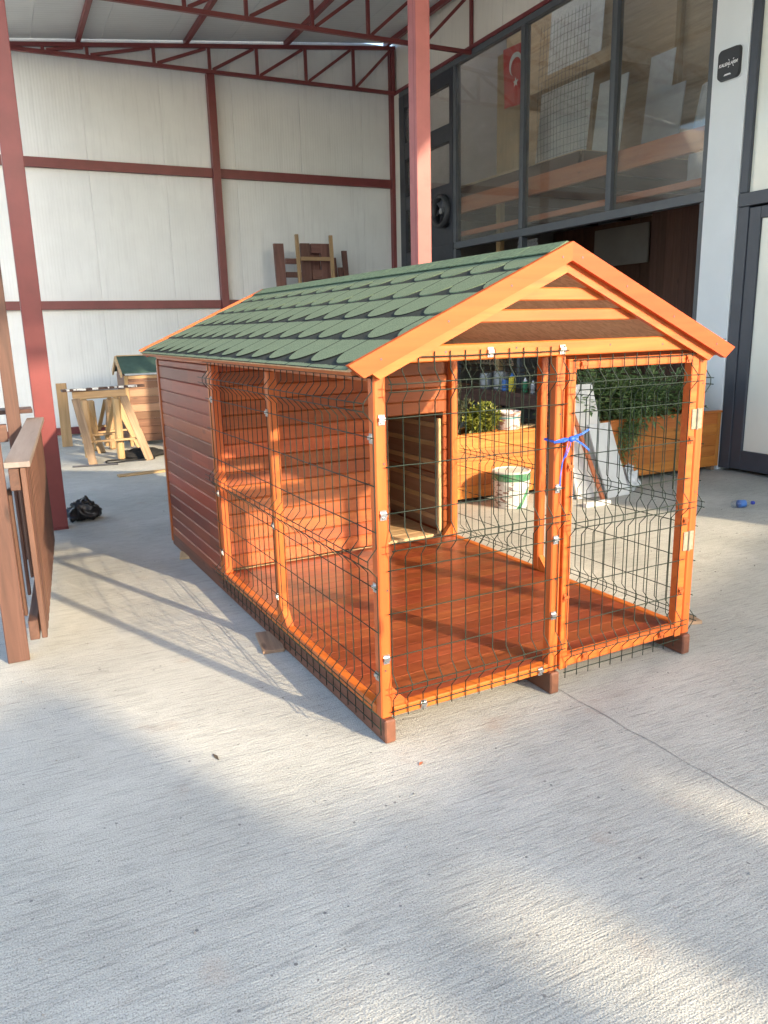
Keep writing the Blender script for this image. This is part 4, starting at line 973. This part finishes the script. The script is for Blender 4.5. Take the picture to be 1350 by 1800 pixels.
def shrub(name, label, base, seed, stems, lm, leaf, spread, height, per, droop=0, pin=False):
    rnd = random.Random(seed); t = thing(name, label, 'plant', base); st = MB(); lf = MB()
    for i in range(stems):
        a = rnd.uniform(0, 2 * math.pi); r_ = math.sqrt(rnd.random()); e = V((math.cos(a) * spread[0] * r_, math.sin(a) * spread[1] * r_, height * rnd.uniform(.55, 1.05) * (1 - .35 * r_ * r_)))
        b0 = V((e.x * .35, e.y * .35, -.03)); pts = []
        for j in range(7):
            u = j / 6; p = b0.lerp(e, u) + V((0, 0, .10 * math.sin(u * math.pi) * height - droop * u ** 3 * rnd.uniform(.2, 1.2))) + rv(rnd) * .012; pts.append(p)
        st.tube(pts, [.004 * (1 - .7 * j / 6) for j in range(7)], 4)
        for j in range(per):
            u = rnd.uniform(.15, 1) * 6; i0 = min(5, int(u)); p = pts[i0].lerp(pts[i0 + 1], u - i0); ax = (pts[i0 + 1] - pts[i0]).normalized()
            d = (ax * .5 + rv(rnd).normalized() * .9).normalized(); d.z += -.15 if droop else .15; d.normalize()
            if pin:
                q = p + d * leaf[0] * 3; sd = d.cross(V((0, 0, 1))); sd = sd.normalized() if sd.length > .1 else V((1, 0, 0))
                for kx in range(3):
                    pp = p + d * leaf[0] * (.6 + kx * .75)
                    for sg in (-1, 1): leafquad(lf, pp, (sd * sg + d * .7).normalized(), leaf[0] * rnd.uniform(.8, 1.2), leaf[1], V((0, 0, 1)))
                leafquad(lf, p + d * leaf[0] * 2.7, d, leaf[0] * 1.2, leaf[1], V((0, 0, 1)))
            else: leafquad(lf, p, d, leaf[0] * rnd.uniform(.7, 1.25), leaf[1] * rnd.uniform(.8, 1.2), V((0, 0, 1)) + rv(rnd) * .6)
    st.build('stems', 'stem', t, recalc=False)['kind'] = 'stuff'; lf.build('leaves', lm, t, recalc=False)['kind'] = 'stuff'
    return t
shrub('rosemary', 'grey-green feathery shrub at the planter end near the kennel wall', (2.46, 3.66, .56), 11, 70, 'leaf_grey', (.034, .006), (.24, .16), .62, 60)
shrub('evergreen_bush', 'bright yellow-green leafy bush in the sunlit planter', (2.80, 3.58, .56), 12, 60, 'leaf_yellow', (.052, .028), (.20, .15), .34, 28)
shrub('jasmine_vine', 'dense dark green leafy vine spilling over the planter by the boards', (4.12, 3.58, .58), 13, 38, 'leaf_dark', (.085, .036), (.50, .30), .64, 9, .15, True)
shrub('jasmine_vine', 'dark green vine trailing over the planter rim beside the white pillar', (4.85, 3.58, .58), 14, 32, 'leaf_dark', (.085, .036), (.54, .30), .60, 8, .18, True)
tr = shrub('jasmine_vine', 'single long vine strand hanging down the planter front', (4.36, 3.335, .60), 21, 5, 'leaf_dark', (.045, .020), (.10, .03), .06, 26, .42, True)
shrub('potted_plant', 'small light green plant in white pot by the pillar foot', (5.50, 3.66, .78), 15, 14, 'leaf_yellow', (.05, .018), (.10, .09), .32, 16)
pot = thing('white_pot', 'small white square pot on the planter corner by the pillar', 'pot', (5.50, 3.66, .628)); MB().lathe([(.055, 0), (.075, .14), (.08, .15), (.072, .16)], 20).build('body', 'white_paint', pot, True)
# paint tin on the planter
ptn = thing('paint_tin', 'white paint tin with brown lettering standing on the sunlit planter', 'paint tin', (3.04, 3.53, .627)); 
MB().lathe([(.105, 0), (.112, .008), (.118, .150), (.124, .154), (.124, .164), (.112, .166), (.108, .12)], 26).build('body', 'tin_print', ptn, True)
tag(plank('wood_offcut', (3.10, 3.50, .634), (3.40, 3.60, .634), .10, .014, 'raw_pine', None), 'pale wood scrap lying on the sunlit planter corner', 'wood offcut')
# bucket
bk = thing('paint_bucket', 'white paint bucket with green rim and grey lid before the planter', 'bucket', (2.79, 3.11, 0))
MB().lathe([(.140, 0), (.148, .006), (.162, .245), (.170, .25), (.170, .305), (.165, .31)], 32).build('body', 'bucket_print', bk, False)
MB().lathe([(.168, .311), (.172, .316), (.172, .326), (.160, .330), (.155, .322), (.05, .320)], 32).build('lid', 'lid_grey', bk, False)
MB().tube([V((.172 * math.cos(t), .172 * math.sin(t) , .27 - .10 * math.sin(t2))) for t, t2 in [(math.pi + j * math.pi / 14, j * math.pi / 14) for j in range(15)]], .003, 6).build('handle', 'zinc', bk, True)
# leaning boards
def lean_board(name, label, b0, b1, t1, th, mat, cat='board'):
    """board with bottom edge b0-b1 and its top edge rising through t1"""
    b0, b1, t1 = V(b0), V(b1), V(t1); e = b1 - b0; u = t1 - b1; x = e.normalized(); n_ = x.cross(u).normalized(); 
    mb = MB(); vs = [b0, b1, b1 + u, b0 + u]; mb.add([p for p in vs] + [p - n_ * -th for p in vs], [(0, 3, 2, 1), (4, 5, 6, 7), (0, 1, 5, 4), (1, 2, 6, 5), (2, 3, 7, 6), (3, 0, 4, 7)])
    return tag(mb.build(name, mat), label, cat)
lean_board('leaning_board', 'tall off-white board leaning on the planter behind the mesh door', (3.44, 3.00, 0), (3.86, 2.985, 0), (3.90, 3.40, 1.0), .022, 'white_board')
lean_board('leaning_board', 'short bluish-white board leaning on the taller board', (3.70, 2.89, 0), (3.99, 2.92, 0), (3.91, 3.14, .66), .016, 'grey_board')
lean_board('leaning_lath', 'thin brown wooden lath propped against the white boards', (3.62, 2.88, 0), (3.66, 2.885, 0), (3.52, 3.28, .93), .02, 'brown_beam', 'lath')
lean_board('leaning_board', 'narrow grey board at the far edge of the leaning boards', (3.40, 3.05, 0), (3.47, 3.05, 0), (3.47, 3.38, .92), .02, 'grey_board')
tag(bx('foam_strip', (3.30, 2.70, .0), (3.58, 2.76, .035), 'foam'), 'white foam strip lying on the concrete by the boards', 'foam strip')
blob('plastic_sheet', 'crumpled clear plastic sheet at the foot of the boards', 'plastic sheet', (4.08, 3.02, .07), (.10, .08, .20), 'polythene', 9, rough=.25)
# bottle
bt = thing('plastic_bottle', 'clear plastic bottle with blue label and cap lying on concrete', 'bottle', (4.42, 2.02, .034)); bt.rotation_euler = (0, math.radians(90), math.radians(-12))
MB().lathe([(.022, -.10), (.032, -.092), (.033, .03), (.030, .045), (.014, .085), (.013, .10)], 18).build('body', 'clear_plastic', bt, True)
MB().lathe([(.0335, -.035), (.0338, -.033), (.0338, .020), (.0335, .022)], 18).build('label', 'blue_can', bt, True)
MB().lathe([(.0155, .095), (.016, .097), (.016, .115), (.0145, .117)], 14).build('cap', 'blue_cap', bt, False)
# litter on the concrete
def litter(name, label, p, L_, wd, rz, mat):
    o = MB().add([(-L_ / 2, 0, .002), (0, -wd / 2, .006), (L_ / 2, 0, .003), (0, wd / 2, .005), (-L_ / 2, 0, .001), (0, -wd / 2, .0045), (L_ / 2, 0, .0015), (0, wd / 2, .0035)],
                 [(0, 1, 2, 3), (4, 7, 6, 5), (0, 4, 5, 1), (1, 5, 6, 2), (2, 6, 7, 3), (3, 7, 4, 0)]).build(name, mat); o.location = p; o.rotation_euler = (0, 0, rz); return tag(o, label, 'leaf')
litter('dry_leaf', 'narrow dark dry leaf on the concrete in front of the kennel', (-.605, .21, 0), .06, .014, math.radians(100), 'leaf_litter')
litter('dry_leaf', 'tiny brown leaf on the concrete near the kennel foot', (.06, -.20, 0), .03, .012, math.radians(30), 'brown_beam')
gv = MB(); rnd = random.Random(5)
for i in range(520):
    x = rnd.uniform(-1.4, 5.4); y = rnd.uniform(-1.9, 7.5)
    if rnd.random() < .35: x = rnd.uniform(2.0, 5.4); y = rnd.uniform(.5, 3.2)
    kx, ky = x * math.cos(KROT) + y * math.sin(KROT), -x * math.sin(KROT) + y * math.cos(KROT)
    if -.03 < kx < 1.72 and -.05 < ky < 3.45: continue
    s_ = rnd.uniform(.002, .006) * (1.6 if rnd.random() < .08 else 1); c = V((x, y, s_ * .4)); ds = [rv(rnd) for _ in range(4)]
    o = len(gv.v); gv.v += [tuple(c + V((s_, 0, 0)) + ds[0] * s_ * .4), tuple(c + V((-s_ * .6, s_, 0)) + ds[1] * s_ * .4), tuple(c + V((-s_ * .6, -s_, 0)) + ds[2] * s_ * .4), tuple(c + V((0, 0, s_)) )]
    gv.f += [(o, o + 1, o + 3), (o + 1, o + 2, o + 3), (o + 2, o, o + 3), (o, o + 2, o + 1)]
go = gv.build('grit', 'joint_dark', recalc=False); go['kind'] = 'stuff'; go['label'] = 'scattered small grit and chips on the concrete'; go['category'] = 'grit'

# ------------------------------------------------------------------ unseen sheds added behind the viewpoint, shaped to shade the yard
LN = 12.0; sd2 = V((math.sin(SUN_AZ), -math.cos(SUN_AZ), 0)); pd = V((math.cos(SUN_AZ), math.sin(SUN_AZ), 0)); TE = math.tan(SUN_EL)
def shed(label, a0, a1, Gtop, depth=5):
    t = thing('added_shed', label, 'shed', sd2 * LN + pd * ((a0 + a1) / 2)); t.rotation_euler = (0, 0, SUN_AZ); hw = (a1 - a0) / 2; H = LN * TE + Gtop
    bx('wall', (-hw, -depth, 0), (hw, 0, H - .12), 'warehouse_wall', t); bx('roof', (-hw, -depth - .05, H - .118), (hw, .0, H), 'frame_grey', t)
    bx('door', (-min(.6, hw * .7), .001, 0), (min(.6, hw * .7), .03, 2.1), 'frame_grey', t)
    return t
def gap_shade_block(t, a0, a1, ac, g0, g1):  # block added across a gap to dim part of the sun strip
    bx('gap_shade_block', (a0 - ac, -.16, LN * TE + g0), (a1 - ac, -.01, LN * TE + g1), 'warehouse_wall', t)
s1 = shed('tall grey shed added to shade the yard beside a light gap', -.84, -.56, .62); gap_shade_block(s1, -1.12, -.842, -.70, -.24, .60); gap_shade_block(s1, -.558, -.302, -.70, -.27, -.05)
shed('broad grey shed added unseen to shade the yard end', -9.0, -1.122, .62)
s2 = shed('narrow grey block added to cast shade between two light gaps', -.30, .34, -.10); gap_shade_block(s2, .342, .488, .02, -.34, -.10)
shed('long grey shed added unseen for its shadow, opposite the workshop', .49, 4.9, -.10)

# ------------------------------------------------------------------ groups of repeats
GROUPS = {'steel_column': 'red steel columns of the canopy', 'roof_truss': 'red roof trusses', 'white_sheet': 'white sheets stored on the loft', 'lattice_panel': 'lattice panels in the workshop',
          'paint_can': 'cans on the workbench', 'plastic_jug': 'bottles on the workbench', 'wood_offcut': 'wood offcuts lying about', 'sawhorse': 'pine sawhorses by the back wall',
          'wooden_frame': 'frames leaning on the back wall', 'planter_box': 'planter boxes in front of the workshop', 'jasmine_vine': 'vines in the planter', 'leaning_board': 'boards leaning on the planter',
          'added_shed': 'added sheds that shade the yard', 'dry_leaf': 'dry leaves on the concrete'}
for o in list(col.objects):
    if o.parent is None and 'label' in o and 'group' not in o:
        g_ = GROUPS.get(o.name.split('.')[0])
        if g_: o['group'] = g_
